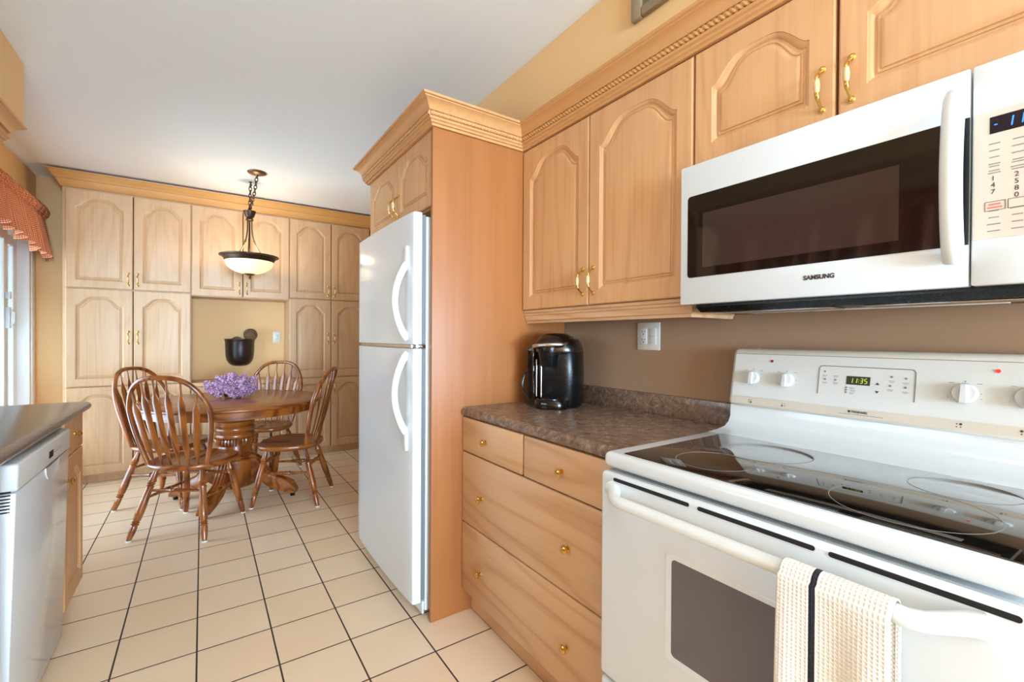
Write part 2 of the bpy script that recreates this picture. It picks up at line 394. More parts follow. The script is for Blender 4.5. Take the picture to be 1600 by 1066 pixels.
wall_boxes('trim_2', 'wall_cream', [(XL+.002, -.726, YF+.01, 3.197, 2.2225, CEIL-.001)])     # bulkhead over the sink wall
wall_boxes('ground_outside', 'bisque', [(-9, XL-.26, -4, 10, -.3, -.1)])
bpy.data.objects['ground_outside'].name = 'trim_3'
# patio door: frame, stiles, glass
g = MB(); y0, y1, zt = PD; x0, x1 = XL-.12, XL+.012
for a, b in ((y0, y0+.045), (y1-.045, y1)): g.box(x0, x1, a, b, 0, zt, .004)
g.box(x0, x1, y0, y1, zt-.045, zt, .004); g.box(x0, x1, y0, y1, 0, .03, .004)
pd = struct(g.build('door_1', 'white_trim'))
ym = 4.68
for nm, a, b, x in (('sliding_panel', y0+.05, ym+.06, XL-.03), ('fixed_panel', ym, y1-.05, XL-.075)):
    q = MB()
    for c, d in ((a, a+.075), (b-.075, b)): q.box(x-.018, x+.018, c, d, .035, zt-.05, .003)
    q.box(x-.018, x+.018, a+.075, b-.075, zt-.13, zt-.05, .003); q.box(x-.018, x+.018, a+.075, b-.075, .035, .13, .003)
    fr = q.build(nm, 'white_trim', pd)
    MB().box(x-.003, x+.003, a+.075, b-.075, .13, zt-.13).build('glass_pane', 'clear_glass', fr)
h = MB(); h.box(XL-.012, XL+.012, ym+.005, ym+.03, 1.27, 1.42, .003); h.tube([(XL+.01, ym+.018, 1.29), (XL+.03, ym+.018, 1.31), (XL+.03, ym+.018, 1.38), (XL+.01, ym+.018, 1.40)], .006)
h.box(XL-.012, XL+.016, ym-.002, ym+.025, 1.48, 1.53, .003)
h.build('door_handle', 'white_plastic', pd)
# casing round the patio door
g = MB(); g.box(XL+.0005, XL+.018, PD[1], PD[1]+.07, 0, PD[2]+.07, .004); g.box(XL+.0005, XL+.018, PD[0]-.07, PD[0], 0, PD[2]+.07, .004); g.box(XL+.0005, XL+.018, PD[0], PD[1], PD[2], PD[2]+.07, .004)
struct(g.build('trim_4', 'white_trim'))
# kitchen window and the added, unseen rear one
def window(name, rect, x0, x1, plane):
    a0, a1, b0, b1 = rect; g = MB()
    def bb(m, p, q, r, s, t0=x0, t1=x1):
        if plane == 'x': m.box(t0, t1, p, q, r, s, .003)
        else: m.box(p, q, t0, t1, r, s, .003)
    for p, q in ((a0, a0+.05), (a1-.05, a1), ((a0+a1)/2-.03, (a0+a1)/2+.03)): bb(g, p, q, b0, b1)
    bb(g, a0, a1, b0, b0+.05); bb(g, a0, a1, b1-.05, b1)
    o = struct(g.build(name, 'white_trim')); c = (x0+x1)/2; q = MB(); bb(q, a0+.05, a1-.05, b0+.05, b1-.05, c-.002, c+.002)
    q.build('glass_pane', 'clear_glass', o)
window('window_1', KW, XL-.09, XL-.03, 'x')
window('window_2', RW, YF-.09, YF-.03, 'y')

# ------------------------------------------------------------------ cabinet doors
def arch_h(s, p=1.9): return .5*(1+cos(pi*min(1, abs(s))**p))
def cathedral(mb, w, h, T, st=.058, rise=.075, sb=.06, stp=.058, arch=True, n=22):
    """door: x 0..w, z 0..h, front face at y=0, back y=T; raised panel with arched top"""
    cx = w/2; hw = w/2-st; top0 = h-stp-rise
    def loop(d, y, shrink=None):
        W = hw-d; pts = []
        zb = sb+d
        for i in range(n+1):
            s = -1+2*i/n
            x = cx+s*W
            if arch:
                e = 1e-3; sl = (arch_h(s+e)-arch_h(s-e))/(2*e)*rise/hw
                z = top0+rise*arch_h(s)-d*sqrt(1+sl*sl)
            else: z = h-stp-d
            pts.append((x, y, z))
        zl = pts[-1][2]; m = 6
        for i in range(1, m+1): pts.append((cx+W, y, zl+(zb-zl)*i/m))
        for i in range(1, n+1): pts.append((cx+W-2*W*i/n, y, zb))
        for i in range(1, m): pts.append((cx-W, y, zb+(pts[0][2]-zb)*i/m))
        return pts
    L0 = loop(0, 0)
    def rect(ins, y):
        pts = []; m = 6; x0, x1, z0, z1 = ins, w-ins, ins, h-ins
        for i in range(n+1): pts.append((x0+(x1-x0)*i/n, y, z1))
        for i in range(1, m+1): pts.append((x1, y, z1+(z0-z1)*i/m))
        for i in range(1, n+1): pts.append((x1+(x0-x1)*i/n, y, z0))
        for i in range(1, m): pts.append((x0, y, z0+(z1-z0)*i/m))
        return pts
    rings = [rect(0, T), rect(0, .005), rect(.0015, .002), rect(.005, 0), L0,
             loop(.0008, .0018), loop(.006, .0038), loop(.010, .0070), loop(.012, .0100), loop(.016, .0100), loop(.0175, .0072),
             loop(.0205, .0066), loop(.0220, .0085), loop(.0245, .0085), loop(.026, .0052), loop(.030, .0040), loop(.033, .0036)]
    mb.ring_loft([[Vector(p) for p in r] for r in rings], capa=True, capb=True)
    return mb
def face_mat(origin, facing):
    """maps door local (x right, y into the cabinet, z up) to world; facing = outward normal"""
    ox, oy, oz = origin
    if facing == '-x': cols = ((0, -1, 0), (1, 0, 0))      # local x -> -y , local y -> +x
    elif facing == '-y': cols = ((1, 0, 0), (0, 1, 0))
    elif facing == '+x': cols = ((0, 1, 0), (-1, 0, 0))
    a, b = cols
    return Matrix(((a[0], b[0], 0, ox), (a[1], b[1], 0, oy), (0, 0, 1, oz), (0, 0, 0, 1)))
def pull(mat, x, z, parent, L=.095):
    """brass bow pull, centre x,z on the door face"""
    mb = MB(); n = 22; pts = []
    for i in range(n+1):
        s = i/n; q = abs(sin(pi*s)); pts.append((x, -.004-.026*min(1, q*1.35)**.8, z+(s-.5)*L))
    mb.tube(pts, lambda s: .0034+.0032*max(0, 1-abs(s-.5)/.3)**.6+.0012*(1 if abs(abs(s-.5)-.3) < .03 else 0), n=10)
    for k in (-.5, .5):
        mb.lathe([(0, .008), (.002, .0088), (.005, .006), (.0065, .001)], (x, 0, z+k*L*1.06), (0, -1, 0), 14)
    mb.xform(mat); o = mb.build('handle', 'brass', parent)
    g = MB(); g.tube([(x, -.031, z+(s-.5)*.034) for s in [i/8 for i in range(9)]], lambda s: .0052+.0022*sin(pi*s), n=12); g.xform(mat)
    b = bmesh.new(); b.from_mesh(o.data); off = len(o.data.vertices)
    # porcelain grip joined into the handle as a second material
    r = root_of(parent); bmesh.ops.transform(g.b, matrix=Matrix.Translation(-r.location), verts=g.b.verts[:])
    bmesh.ops.recalc_face_normals(g.b, faces=g.b.faces[:])
    tmp = bpy.data.meshes.new('t'); g.b.to_mesh(tmp); g.b.free(); k0 = len(b.faces); b.from_mesh(tmp); b.faces.ensure_lookup_table()
    for f in b.faces[k0:]: f.material_index = 1; f.smooth = True
    b.to_mesh(o.data); b.free(); o.data.materials.append(M['porcelain'])
    return o
def knob(mat, x, z, parent, r=.013):
    mb = MB(); mb.lathe([(0, .009), (.003, .0085), (.005, .005), (.012, .0055), (.015, r), (.020, r*1.05), (.024, r*.75), (.026, .001)], (x, 0, z), (0, -1, 0), 20, mod=lambda k, d: 1+.07*(k % 2))
    mb.xform(mat); return mb.build('knob', 'brass', parent)
def door(parent, origin, facing, w, h, mat='oak_z', hand=None, hz=None, T=.02, **kw):
    fm = face_mat(origin, facing); mb = cathedral(MB(), w, h, T, **kw); mb.xform(fm)
    d = mb.build('door', mat, parent, ang=25)
    if hand == 'l': pull(fm, .028, hz, d)
    if hand == 'r': pull(fm, w-.028, hz, d)
    if hand == 'kl': knob(fm, .03, hz, d)
    if hand == 'kr': knob(fm, w-.03, hz, d)
    return d
def drawer(parent, origin, facing, w, h, mat, knobs, T=.02):
    fm = face_mat(origin, facing)
    mb = MB(); mb.box(0, w, 0, T, 0, h)
    mb.bevel(.005, 2); mb.xform(fm); d = mb.build('drawer', mat, parent)
    for x, z in knobs: knob(fm, x, z, d)
    return d
def carcass(mb, x0, x1, y0, y1, z0, z1, front, shelves=(), T=.018):
    """open-fronted cabinet box; front = '-x', '-y' or '+x'"""
    mb.box(x0, x1, y0, y1, z0, z0+T); mb.box(x0, x1, y0, y1, z1-T, z1)
    za, zb = z0+T, z1-T
    if front == '-y':
        mb.box(x0, x0+T, y0, y1, za, zb); mb.box(x1-T, x1, y0, y1, za, zb); mb.box(x0+T, x1-T, y1-.01, y1, za, zb)
        for z in shelves: mb.box(x0+T, x1-T, y0, y1-.01, z-T/2, z+T/2)
    else:
        mb.box(x0, x1, y0, y0+T, za, zb); mb.box(x0, x1, y1-T, y1, za, zb)
        xa, xb = (x0, x1-.01) if front == '-x' else (x0+.01, x1)
        mb.box(*((x1-.01, x1) if front == '-x' else (x0, x0+.01)), y0+T, y1-T, za, zb)
        for z in shelves: mb.box(xa, xb, y0+T, y1-T, z-T/2, z+T/2)
    return mb
# ------------------------------------------------------------------ range-wall cabinets
FX = .972   # base cabinet box front
t = thing('drawer_cabinet', 'oak base cabinet with two small drawers over two wide drawers, brass knobs', 'cabinet', (1.26, 1.3, 0))
b = carcass(MB(), FX, 1.548, .862, 1.784, .10, .876, '-x'); b.box(1.003, 1.548, .862, 1.784, 0.001, .0999); b.build('body', 'oak_y', t, smooth=False)
DX = .952
drawer(t, (DX, 1.782, .724), '-x', 1.782-1.328, .148, 'oak_y', [(.2, .07)])
drawer(t, (DX, 1.318, .724), '-x', 1.318-.864, .148, 'oak_y', [(.21, .068)])
drawer(t, (DX, 1.782, .413), '-x', 1.782-.864, .306, 'oak_y', [(.168, .142), (.705, .145)])
drawer(t, (DX, 1.782, .107), '-x', 1.782-.864, .301, 'oak_y', [(.161, .134), (.702, .136)])
t = thing('countertop', 'brown mottled laminate countertop under the coffee maker, between fridge panel and range', 'countertop', (1.26, 1.3, .88))
b = MB(); pr = []
for x, z in ((1.548, .877), (1.548, .914), (.968, .914), (.956, .911), (.947, .903), (.945, .892), (.948, .882), (.955, .877)): pr.append((x, z))
b.prism(pr, lambda p, y: (p[0], y, p[1]), .858, 1.784); b.build('worktop', 'laminate_brown', t, ang=50)
b = MB(); b.box(1.528, 1.548, .858, 1.784, .9142, .995, .002); b.build('backsplash', 'laminate_brown', t)
# far end tall panel of the fridge enclosure
tag(MB().box(.806, 1.548, 1.786, 1.804, .001, 2.116, .0015).build('end_panel', 'oak_panel'), 'tall orange-toned oak end panel between the fridge and the drawers', 'panel')
# second panel beyond the fridge
tag(MB().box(.83, 1.548, 2.672, 2.690, .001, 2.116, .0015).build('end_panel', 'oak_panel'), 'oak enclosure panel on the dining side of the fridge, seen only edge-on', 'panel')
t = thing('fridge_top_cabinet', 'short oak cabinet with two small arched doors above the fridge', 'cabinet', (1.2, 2.25, 1.79))
carcass(MB(), .83, 1.548, 1.8055, 2.671, 1.785, 2.116, '-x').build('body', 'oak_z', t, smooth=False)
door(t, (.81, 2.225, 1.79), '-x', 2.225-1.808, .3265, hand='l', hz=.085, rise=.06, st=.05, sb=.05, stp=.045)
door(t, (.81, 2.669, 1.79), '-x', 2.669-2.229, .3265, hand='r', hz=.085, rise=.06, st=.05, sb=.05, stp=.045)
UX = 1.295
t = thing('upper_cabinet', 'oak wall cabinet with two arched doors above the coffee maker', 'cabinet', (1.42, 1.3, 1.35))
carcass(MB(), UX, 1.548, .864, 1.784, 1.352, 2.116, '-x').build('body', 'oak_z', t, smooth=False)
door(t, (1.275, 1.782, 1.355), '-x', .449, .757, hand='r', hz=.095, rise=.085)
door(t, (1.275, 1.329, 1.355), '-x', .463, .757, hand='l', hz=.095, rise=.085)
t = thing('upper_cabinet', 'short oak wall cabinet with two arched doors directly above the microwave', 'cabinet', (1.42, .47, 1.75))
carcass(MB(), UX, 1.548, .07, .862, 1.757, 2.116, '-x').build('body', 'oak_z', t, smooth=False)
door(t, (1.275, .860, 1.757), '-x', .384, .355, hand='r', hz=.085, rise=.07)
door(t, (1.275, .470, 1.757), '-x', .398, .355, hand='l', hz=.085, rise=.07)
# one more run of cabinet towards the camera, outside the frame but reflected
t = thing('upper_cabinet', 'oak wall cabinet to the right of the microwave, beyond the picture edge', 'cabinet', (1.42, -.5, 1.35))
MB().box(UX, 1.548, -1.0, .068, 1.352, 2.116).build('body', 'oak_z', t, smooth=False)
door(t, (1.275, .066, 1.355), '-x', .528, .757, hand='r', hz=.095, rise=.085)
door(t, (1.275, -.466, 1.355), '-x', .528, .757, hand='l', hz=.095, rise=.085)
# crown moulding
PROF = [(-.028, 0), (.008, .0), (.010, .009), (.017, .011), (.018, .019), (.025, .023), (.027, .031), (.021, .034), (.020, .052), (.030, .054), (.033, .060), (.040, .074), (.052, .085), (.061, .089), (.062, .093), (.070, .095), (.072, .104), (-.028, .104)]
def sweep_profile(prof, path, z0, mb):
    """path: list of (x,y); outward side is to the right-hand of travel given by normal function"""
    n = len(path); rings = []
    def nrm(a, b):
        d = Vector((b[0]-a[0], b[1]-a[1])).normalized(); return Vector((-d.y, d.x))
    for i in range(n):
        if i == 0: m = nrm(path[0], path[1])
        elif i == n-1: m = nrm(path[-2], path[-1])
        else:
            a = nrm(path[i-1], path[i]); b = nrm(path[i], path[i+1]); m = (a+b)/(1+a.dot(b))
        rings.append([Vector((path[i][0]+m.x*p[0], path[i][1]+m.y*p[0], z0+p[1])) for p in prof])
    mb.ring_loft(rings); return mb
def offset_path(path, d):
    n = len(path); out = []
    def nrm(a, b):
        q = Vector((b[0]-a[0], b[1]-a[1])).normalized(); return Vector((-q.y, q.x))
    for i in range(n):
        if i == 0: m = nrm(path[0], path[1])
        elif i == n-1: m = nrm(path[-2], path[-1])
        else:
            a = nrm(path[i-1], path[i]); b = nrm(path[i], path[i+1]); m = (a+b)/(1+a.dot(b))
        out.append((path[i][0]+m.x*d, path[i][1]+m.y*d))
    return out
kp = [(1.277, -.9), (1.277, 1.785), (.806, 1.785), (.806, 2.69), (1.277, 2.69)]
t = thing('crown_moulding', 'oak crown moulding with a rope bead along the range wall and around the fridge cabinet', 'moulding', (1.25, 1.3, 2.117))
sweep_profile(PROF, kp, 2.117, MB()).build('cornice', 'crown_y', t, ang=30)
b = MB(); rp = offset_path(kp, .0245)
for (x0, y0), (x1, y1) in zip(rp, rp[1:]):
    L = sqrt((x1-x0)**2+(y1-y0)**2); m = int(L/.0022); 
    b.tube([(x0+(x1-x0)*i/m, y0+(y1-y0)*i/m, 2.117+.0430) for i in range(m+1)], .0100, n=10, twist=lambda th, i: .70+.34*abs(cos(th-i*.0022*2*pi/.034)))
b.build('rope_bead', 'crown_y', t, ang=80)
# light rail under the wall cabinets
RP = [(.0, .0), (.0, .062), (-.012, .062), (-.012, .052), (-.006, .046), (-.006, .040), (-.010, .034), (-.010, .018), (-.004, .012), (-.002, 0)]
RP2 = [(p[0]*-1, p[1]) for p in RP]
t = thing('light_rail', 'moulded oak light rail along the bottom of the wall cabinet over the coffee maker', 'moulding', (1.3, 1.3, 1.29))
RPF = [(-.012, .0595), (.022, .0595), (.021, .050), (.016, .046), (.016, .038), (.012, .034), (.011, .014), (.006, .010), (.003, 0), (-.012, 0)]
sweep_profile(RPF, [(1.546, .888), (1.306, .888), (1.306, 1.784)][::1], 1.2915, MB()).build('rail', 'oak_y', t, ang=30)

# ------------------------------------------------------------------ refrigerator
t = thing('refrigerator', 'white top-freezer refrigerator with curved handles, beside the oak end panel', 'refrigerator', (1.1, 2.27, 0))
fy0, fy1 = 1.832, 2.655
b = MB(); b.box(.800, 1.50, fy0+.004, fy1-.004, .03, 1.745, .004)
for yy in (fy0+.08, fy1-.08): b.cyl((.85, yy, .0), (.85, yy, .031), .02); b.cyl((1.42, yy, .0), (1.42, yy, .031), .02)
b.build('body', 'white_enamel', t)
def fr_door(z0, z1):
    m = MB(); n = 18; pts = []
    for i in range(n+1):
        s = i/n; y = fy0+.012+(fy1-fy0-.024)*s; pts.append((.742-.010*abs(sin(pi*s))**.7, y))
    poly = [(.779, fy0), (.750, fy0), (.744, fy0+.004)] + pts + [(.744, fy1-.004), (.750, fy1), (.779, fy1)]
    m.prism(poly, lambda p, z: (p[0], p[1], z), z0, z1); m.bevel(.006, 3, 60); return m
d1 = fr_door(1.191, 1.757).build('freezer_door', 'white_enamel', t, ang=50)
d2 = fr_door(.075, 1.172).build('fridge_door', 'white_enamel', t, ang=50)
for dd, z0, z1, flip in ((d1, 1.215, 1.545, 0), (d2, .80, 1.15, 1)):
    m = MB(); yh = fy0+.055; n = 26
    pts = [(.742-.058*abs(sin(pi*i/n))**.75, yh+.012, z0+(z1-z0)*i/n) for i in range(n+1)]
    m.tube(pts, lambda s: .0125+.003*abs(2*s-1)**4, n=12, sx=.9, sy=1.15, up=(0, 1, 0))
    m.box(.727, .742, yh-.004, yh+.028, (z1-.005 if not flip else z0-.075), (z1+.075 if not flip else z0+.005), .006)
    m.build('handle', 'white_plastic', dd)
m = MB(); m.box(.783, .798, fy0+.006, fy1-.006, .08, 1.17, 0); m.box(.783, .798, fy0+.006, fy1-.006, 1.195, 1.75, 0); m.build('door_gasket', 'grey_plastic', t)
m = MB(); m.box(.755, .80, fy0+.004, fy0+.06, 1.174, 1.189, .002); m.box(.752, .78, fy0+.06, fy1-.01, 1.174, 1.189); m.build('hinge_strip', 'chrome', t)
m = MB(); m.box(.79, .80, fy0+.01, fy1-.01, .015, .07, .003); m.build('base_grille', 'white_plastic', t)
m = MB(); m.lathe([(0, .001), (.0005, .011), (.0012, .0105), (.0013, 0)], (.7405, fy1-.05, 1.62), (-1, 0, 0), 16); m.build('badge', 'grey_plastic', d1)

# ------------------------------------------------------------------ microwave
t = thing('microwave', 'white over-the-range microwave with dark window, hung above the stove', 'microwave', (1.38, .475, 1.33))
my0, my1, mz0, mz1 = .092, .868, 1.325, 1.745
b = MB(); b.box(1.252, 1.546, my0+.003, .860, 1.330, mz1+.005); b.build('body', 'white_enamel', t)
b = MB(); b.box(1.22, 1.250, .228, my1, mz0, mz1)
b.bevel(.004, 2); md = b.build('door', 'white_enamel', t)
b = MB()
pl = []
y0, y1, z0, z1, r = .2285, .842, 1.405, 1.650, .010
for cy_, cz_, a0 in ((y1-r, z1-r, 0), (y0+.001, z1-.001, 90), (y0+.001, z0+.001, 180), (y1-r, z0+r, 270)):
    rr = r if cy_ > .5 else .001
    for k in range(5): a = radians(a0+k*22.5); pl.append((cy_+rr*cos(a), cz_+rr*sin(a)))
b.prism(pl, lambda p, x: (x, p[0], p[1]), 1.2185, 1.2205); b.build('window', 'black_gloss', md, smooth=False)
b = MB(); b.box(1.2181, 1.2186, .335, .792, 1.432, 1.592); b.build('mesh_screen', 'screen_brown', md, smooth=False)
b = MB(); n = 20
pts = [(1.212-.030*abs(sin(pi*i/n))**.6, .247, 1.374+(1.702-1.374)*i/n) for i in range(n+1)]
b.tube(pts, .017, n=14, sx=.75, sy=1.0, up=(1, 0, 0)); b.build('handle', 'white_plastic', md)
text('SAMSUNG', .0145, (1.2192, .519, 1.3665), (0, -1, 0), (0, 0, 1), 'dark_print', md, 'logo', bold=.0006, sx=1.0)
b = MB(); b.box(1.22, 1.250, my0, .2255, mz0, mz1); b.bevel(.004, 2); cp = b.build('control_panel', 'white_enamel', t)
b = MB(); b.box(1.2190, 1.2205, my0+.01, .2225, 1.412, 1.650); b.build('keypad', 'bisque', cp)
b = MB(); b.box(1.2183, 1.2192, my0+.02, .2015, 1.607, 1.638); b.build('display', 'display_blue', cp)
digits('-', .016, (1.2180, .1985, 1.6145), (0, -1, 0), (0, 0, 1), 'digit_blue', cp, name='clock_dash')
digits('11:34', .019, (1.2180, .182, 1.613), (0, -1, 0), (0, 0, 1), 'digit_blue', cp, name='clock_digits')
for row in range(14):
    z = 1.588-row*.0125
    for col in range(3):
        y = .198-col*.030
        if 5 <= row <= 8 or row in (9,): continue
        b = MB()
        for k in range(2 if row in (3, 4) else 1):
            ww = random.uniform(.013, .019); b.box(1.2186, 1.2191, y-.003-ww/2, y-.003+ww/2, z-.0009-k*.0045, z+.0009-k*.0045)
        b.build('key_legend', 'grey_print', cp, smooth=False)
for row, s in enumerate(('123', '456', '789', ' 0 ')):
    for col, ch in enumerate(s):
        if ch != ' ': text(ch, .0125, (1.2188, .1985-col*.030+.001, 1.5195-row*.0125), (0, -1, 0), (0, 0, 1), 'dark_print', cp, 'number_key')
b = MB()
for y, mm in ((.198, 0), (.168, 1)):
    z = 1.472
    for p in ((y-.018, y+.009, z-.0085, z-.0078), (y-.018, y+.009, z+.0078, z+.0085), (y-.018, y-.0173, z-.0085, z+.0085), (y+.0083, y+.009, z-.0085, z+.0085)):
        b.box(1.2184, 1.2191, p[0], p[1], p[2], p[3])
b.build('key_outline', 'dark_print', cp, smooth=False)
b = MB(); b.box(1.2184, 1.2189, .186, .202, 1.4735, 1.4765); b.box(1.2184, 1.2189, .184, .204, 1.4675, 1.4705); b.build('stop_key_legend', 'red_print', cp, smooth=False)
# underside
b = MB(); b.prism([(1.252, 1.3295), (1.252, 1.318), (1.275, 1.303), (1.49, 1.303), (1.545, 1.3295)], lambda p, y: (p[0], y, p[1]), my0+.01, my1-.035)
bt = b.build('vent_base', 'black_plastic', t, smooth=False)
b = MB(); b.box(1.29, 1.36, .12, .42, 1.2995, 1.3025, .001); b.box(1.29, 1.36, .48, .80, 1.2995, 1.3025, .001); b.build('filter', 'chrome', bt)
b = MB(); b.box(1.38, 1.42, .2, .74, 1.3000, 1.3026, .001); b.build('lamp_lens', 'warm_white', bt)

# ------------------------------------------------------------------ range
t = thing('range', 'white electric range with black glass cooktop, under the microwave', 'stove', (1.2, .473, 0))
sy0, sy1 = .093, .851
b = MB(); b.box(.885, 1.545, sy0+.006, sy1-.006, .02, .876); b.build('body', 'white_enamel', t, smooth=False)
b = MB(); b.box(.872, 1.47, sy0, sy1, .884, .925, .016, 4); ct = b.build('cooktop_frame', 'white_enamel', t)
b = MB(); b.box(.893, 1.338, sy0+.014, sy1-.055, .9245, .9275, .001); gt = b.build('glass_top', 'cooktop_glass', t)
def ring(cx, cy, r, nm):
    m = MB(); n = 64
    for rr in (r,):
        rings = [[(cx+q*cos(2*pi*k/n), cy+q*sin(2*pi*k/n), z) for k in range(n)] for q, z in ((rr, .9276), (rr, .9279), (rr+.0014, .9279), (rr+.0014, .9276))]
        rings.append(rings[0]); m.ring_loft([[Vector(p) for p in q] for q in rings], capa=False, capb=False)
    return m.build('burner_ring', 'grey_print', gt)
ring(1.015, .625, .085, 'fl'); ring(1.205, .60, .105, 'rl'); ring(1.03, .265, .115, 'fr'); ring(1.235, .235, .082, 'rr')
b = MB(); b.box(1.42, 1.425, .33, .385, .9265, .9285); b.box(1.405, 1.41, .33, .385, .9262, .9275); b.build('oven_vent', 'black_matte', t)
# cove riser and back guard
b = MB(); b.prism([(1.335, .9252), (1.39, .928), (1.43, .934), (1.452, .946), (1.463, .965), (1.467, 1.02), (1.54, 1.02), (1.54, .9252)], lambda p, y: (p[0], y, p[1]), sy0+.004, sy1-.008)
b.build('riser', 'white_enamel', t, ang=50)
sh = lambda c: Vector((c.x+(c.z-1.0)*.19, c.y, c.z))
b = MB(); b.box(1.450, 1.508, sy0, sy1-.004, 1.003, 1.190, .016, 4, shear=sh); bgd = b.build('backguard', 'warm_white', t)
def onp(y, z, d=0): return (1.450+(z-1.0)*.19-d, y, z)
def pbox(m, y0, y1, z0, z1, d0, d1):
    m.box(1.450-d1, 1.450-d0, y0, y1, z0, z1, shear=sh); return m
fp = pbox(MB(), sy0+.012, sy1-.018, 1.036, 1.172, -.002, .0014).build('control_face', 'white_plastic', bgd, smooth=False)
pbox(MB(), sy0+.012, sy1-.018, 1.172, 1.1735, -.001, .0016).build('seam_line', 'grey_print', bgd, smooth=False)
pbox(MB(), sy0+.012, sy1-.018, 1.012, 1.034, -.001, .0010).build('brand_strip', 'bisque', bgd, smooth=False)
# oven controller with a rounded grey border
b = MB(); pl = []; y0, y1, z0, z1, r = .366, .583, 1.066, 1.147, .010
def arcs(y0, y1, z0, z1, r, k0=4):
    pl = [(y0, z0)]
    for cy_, cz_, a0 in ((y0+r, z1-r, 180), (y1-r, z1-r, 90)):
        for k in range(k0+1): a = radians(a0-90*k/k0); pl.append((cy_+r*cos(a), cz_+r*sin(a)))
    pl.append((y1, z0)); return pl
o_ = arcs(y0, y1, z0, z1, r); i_ = arcs(y0+.0022, y1-.0022, z0, z1-.0022, r-.002)
f = lambda p, d: Vector((1.450+(p[1]-1.0)*.19-d, p[0], p[1]))
for k in range(len(o_)-1):
    q = [o_[k], o_[k+1], i_[k+1], i_[k]]
    b.ring_loft([[f(p, .0012) for p in q], [f(p, .0024) for p in q]])
b.build('controller_border', 'grey_print', bgd, smooth=False)
b = MB(); pbox(b, .460, .514, 1.098, 1.121, .001, .0022); b.build('clock_window', 'display_green', bgd, smooth=False)
up = Vector((.19, 0, 1)).normalized()
digits('11:35', .0140, onp(.5065, 1.1025, .0026), (0, -1, 0), up, 'digit_green', bgd, name='clock_digits')
for y, z in ((.568, 1.130), (.566, 1.108), (.540, 1.108), (.513, 1.0895), (.513, 1.083), (.513, 1.0765), (.415, 1.125), (.386, 1.123), (.417, 1.102), (.386, 1.100)):
    MB().lathe([(0, .0028), (.0012, .0026), (.0014, 0)], onp(y, z, .0012), (-1, 0, .19), 10).build('touch_button', 'grey_print', bgd)
for y, z in ((.568, 1.119), (.566, 1.0995), (.540, 1.119), (.540, 1.0995), (.415, 1.1145), (.386, 1.112), (.417, 1.092), (.386, 1.089), (.500, 1.0895), (.498, 1.083), (.500, 1.0765)):
    b = MB(); pbox(b, y-.0065, y+.0065, z-.0007, z+.0004, .0013, .0016); pbox(b, y-.0050, y+.0045, z-.0035, z-.0025, .0013, .0016)
    b.build('button_legend', 'grey_print', bgd, smooth=False)
b = MB()
for z, s in ((1.105, 1), (1.083, -1)):
    q = [(.4485, z-.003*s), (.4395, z-.003*s), (.444, z+.0035*s)]
    b.ring_loft([[f(p, .0013) for p in q], [f(p, .0018) for p in q]])
b.build('arrow_keys', 'dark_print', bgd, smooth=False)
for y, r in ((.770, .0205), (.669, .0205), (.278, .0225), (.177, .0225)):
    m = MB(); ax = (-1, 0, .19)
    m.lathe([(0, r+.001), (.002, r+.0015), (.010, r*.96), (.013, r*.9), (.0132, 0)], onp(y, 1.097, .0014), ax, 28)
    kb = m.build('knob', 'white_plastic', bgd)
    m = MB(); m.prism([(-.0055, -r*.9), (.0055, -r*.9), (.004, r*.95), (-.004, r*.95)], lambda p, d: Vector(onp(y+p[0], 1.097+p[1]*.98, .010+d)), 0, .012); m.bevel(.002, 2)
    m.build('knob_grip', 'white_plastic', kb)
for y in (.770, .669, .278, .177):
    pbox(MB(), y-.001, y+.001, 1.123, 1.1265, .0013, .0017).build('off_mark', 'grey_print', bgd, smooth=False)
    for k in (-1, 1): pbox(MB(), y+k*.024-.0045, y+k*.024+.0045, 1.120, 1.1212, .0013, .0017).build('dial_word', 'grey_print', bgd, smooth=False)
    for a in (0, 35, 70, 110, 145): pbox(MB(), y-.030*cos(radians(a*1.3-25))-.001, y-.030*cos(radians(a*1.3-25))+.001, 1.097-.02*sin(radians(a)), 1.0985-.02*sin(radians(a)), .0013, .0016).build('dial_number', 'grey_print', bgd, smooth=False)
MB().lathe([(0, .0045), (.002, .004), (.003, 0)], onp(.716, 1.152, .0014), (-1, 0, .19), 14).build('indicator_lamp', 'led_red', bgd)
MB().lathe([(0, .0045), (.002, .004), (.003, 0)], onp(.226, 1.152, .0014), (-1, 0, .19), 14).build('indicator_lamp', 'led_red_lit', bgd)
for y, on in ((.772, 0), (.671, 1), (.285, 2), (.183, 3)):
    b = MB()
    for k in range(4):
        yy = y-.0035+.007*(k % 2); zz = 1.0195+.0065*(k//2)
        b.lathe([(0, .0026 if k == on else .0014), (.0006, .0026 if k == on else .0012)], onp(yy, zz, .001), (-1, 0, .19), 10)
    b.build('burner_icon', 'dark_print', bgd, smooth=False)
text('FRIGIDAIRE', .0085, onp(.497, 1.0232, .0014), (0, -1, 0), up, 'dark_print', bgd, 'logo', bold=.0001, sx=.85)
b = MB(); pbox(b, .499, .505, 1.0232, 1.0292, .001, .0016); b.build('logo_square', 'dark_print', bgd, smooth=False)
b = MB(); y = .527
while y > .43:
    ww = random.uniform(.003, .008); pbox(b, y-ww, y, 1.0182, 1.0196, .001, .0014); y -= ww+.0015
b.build('slogan_line', 'grey_print', bgd, smooth=False)
MB().lathe([(0, .006), (.003, .005), (.0035, 0)], (1.515, .775, 1.188), (0, 0, 1), 12).build('rear_stud', 'warm_white', bgd)
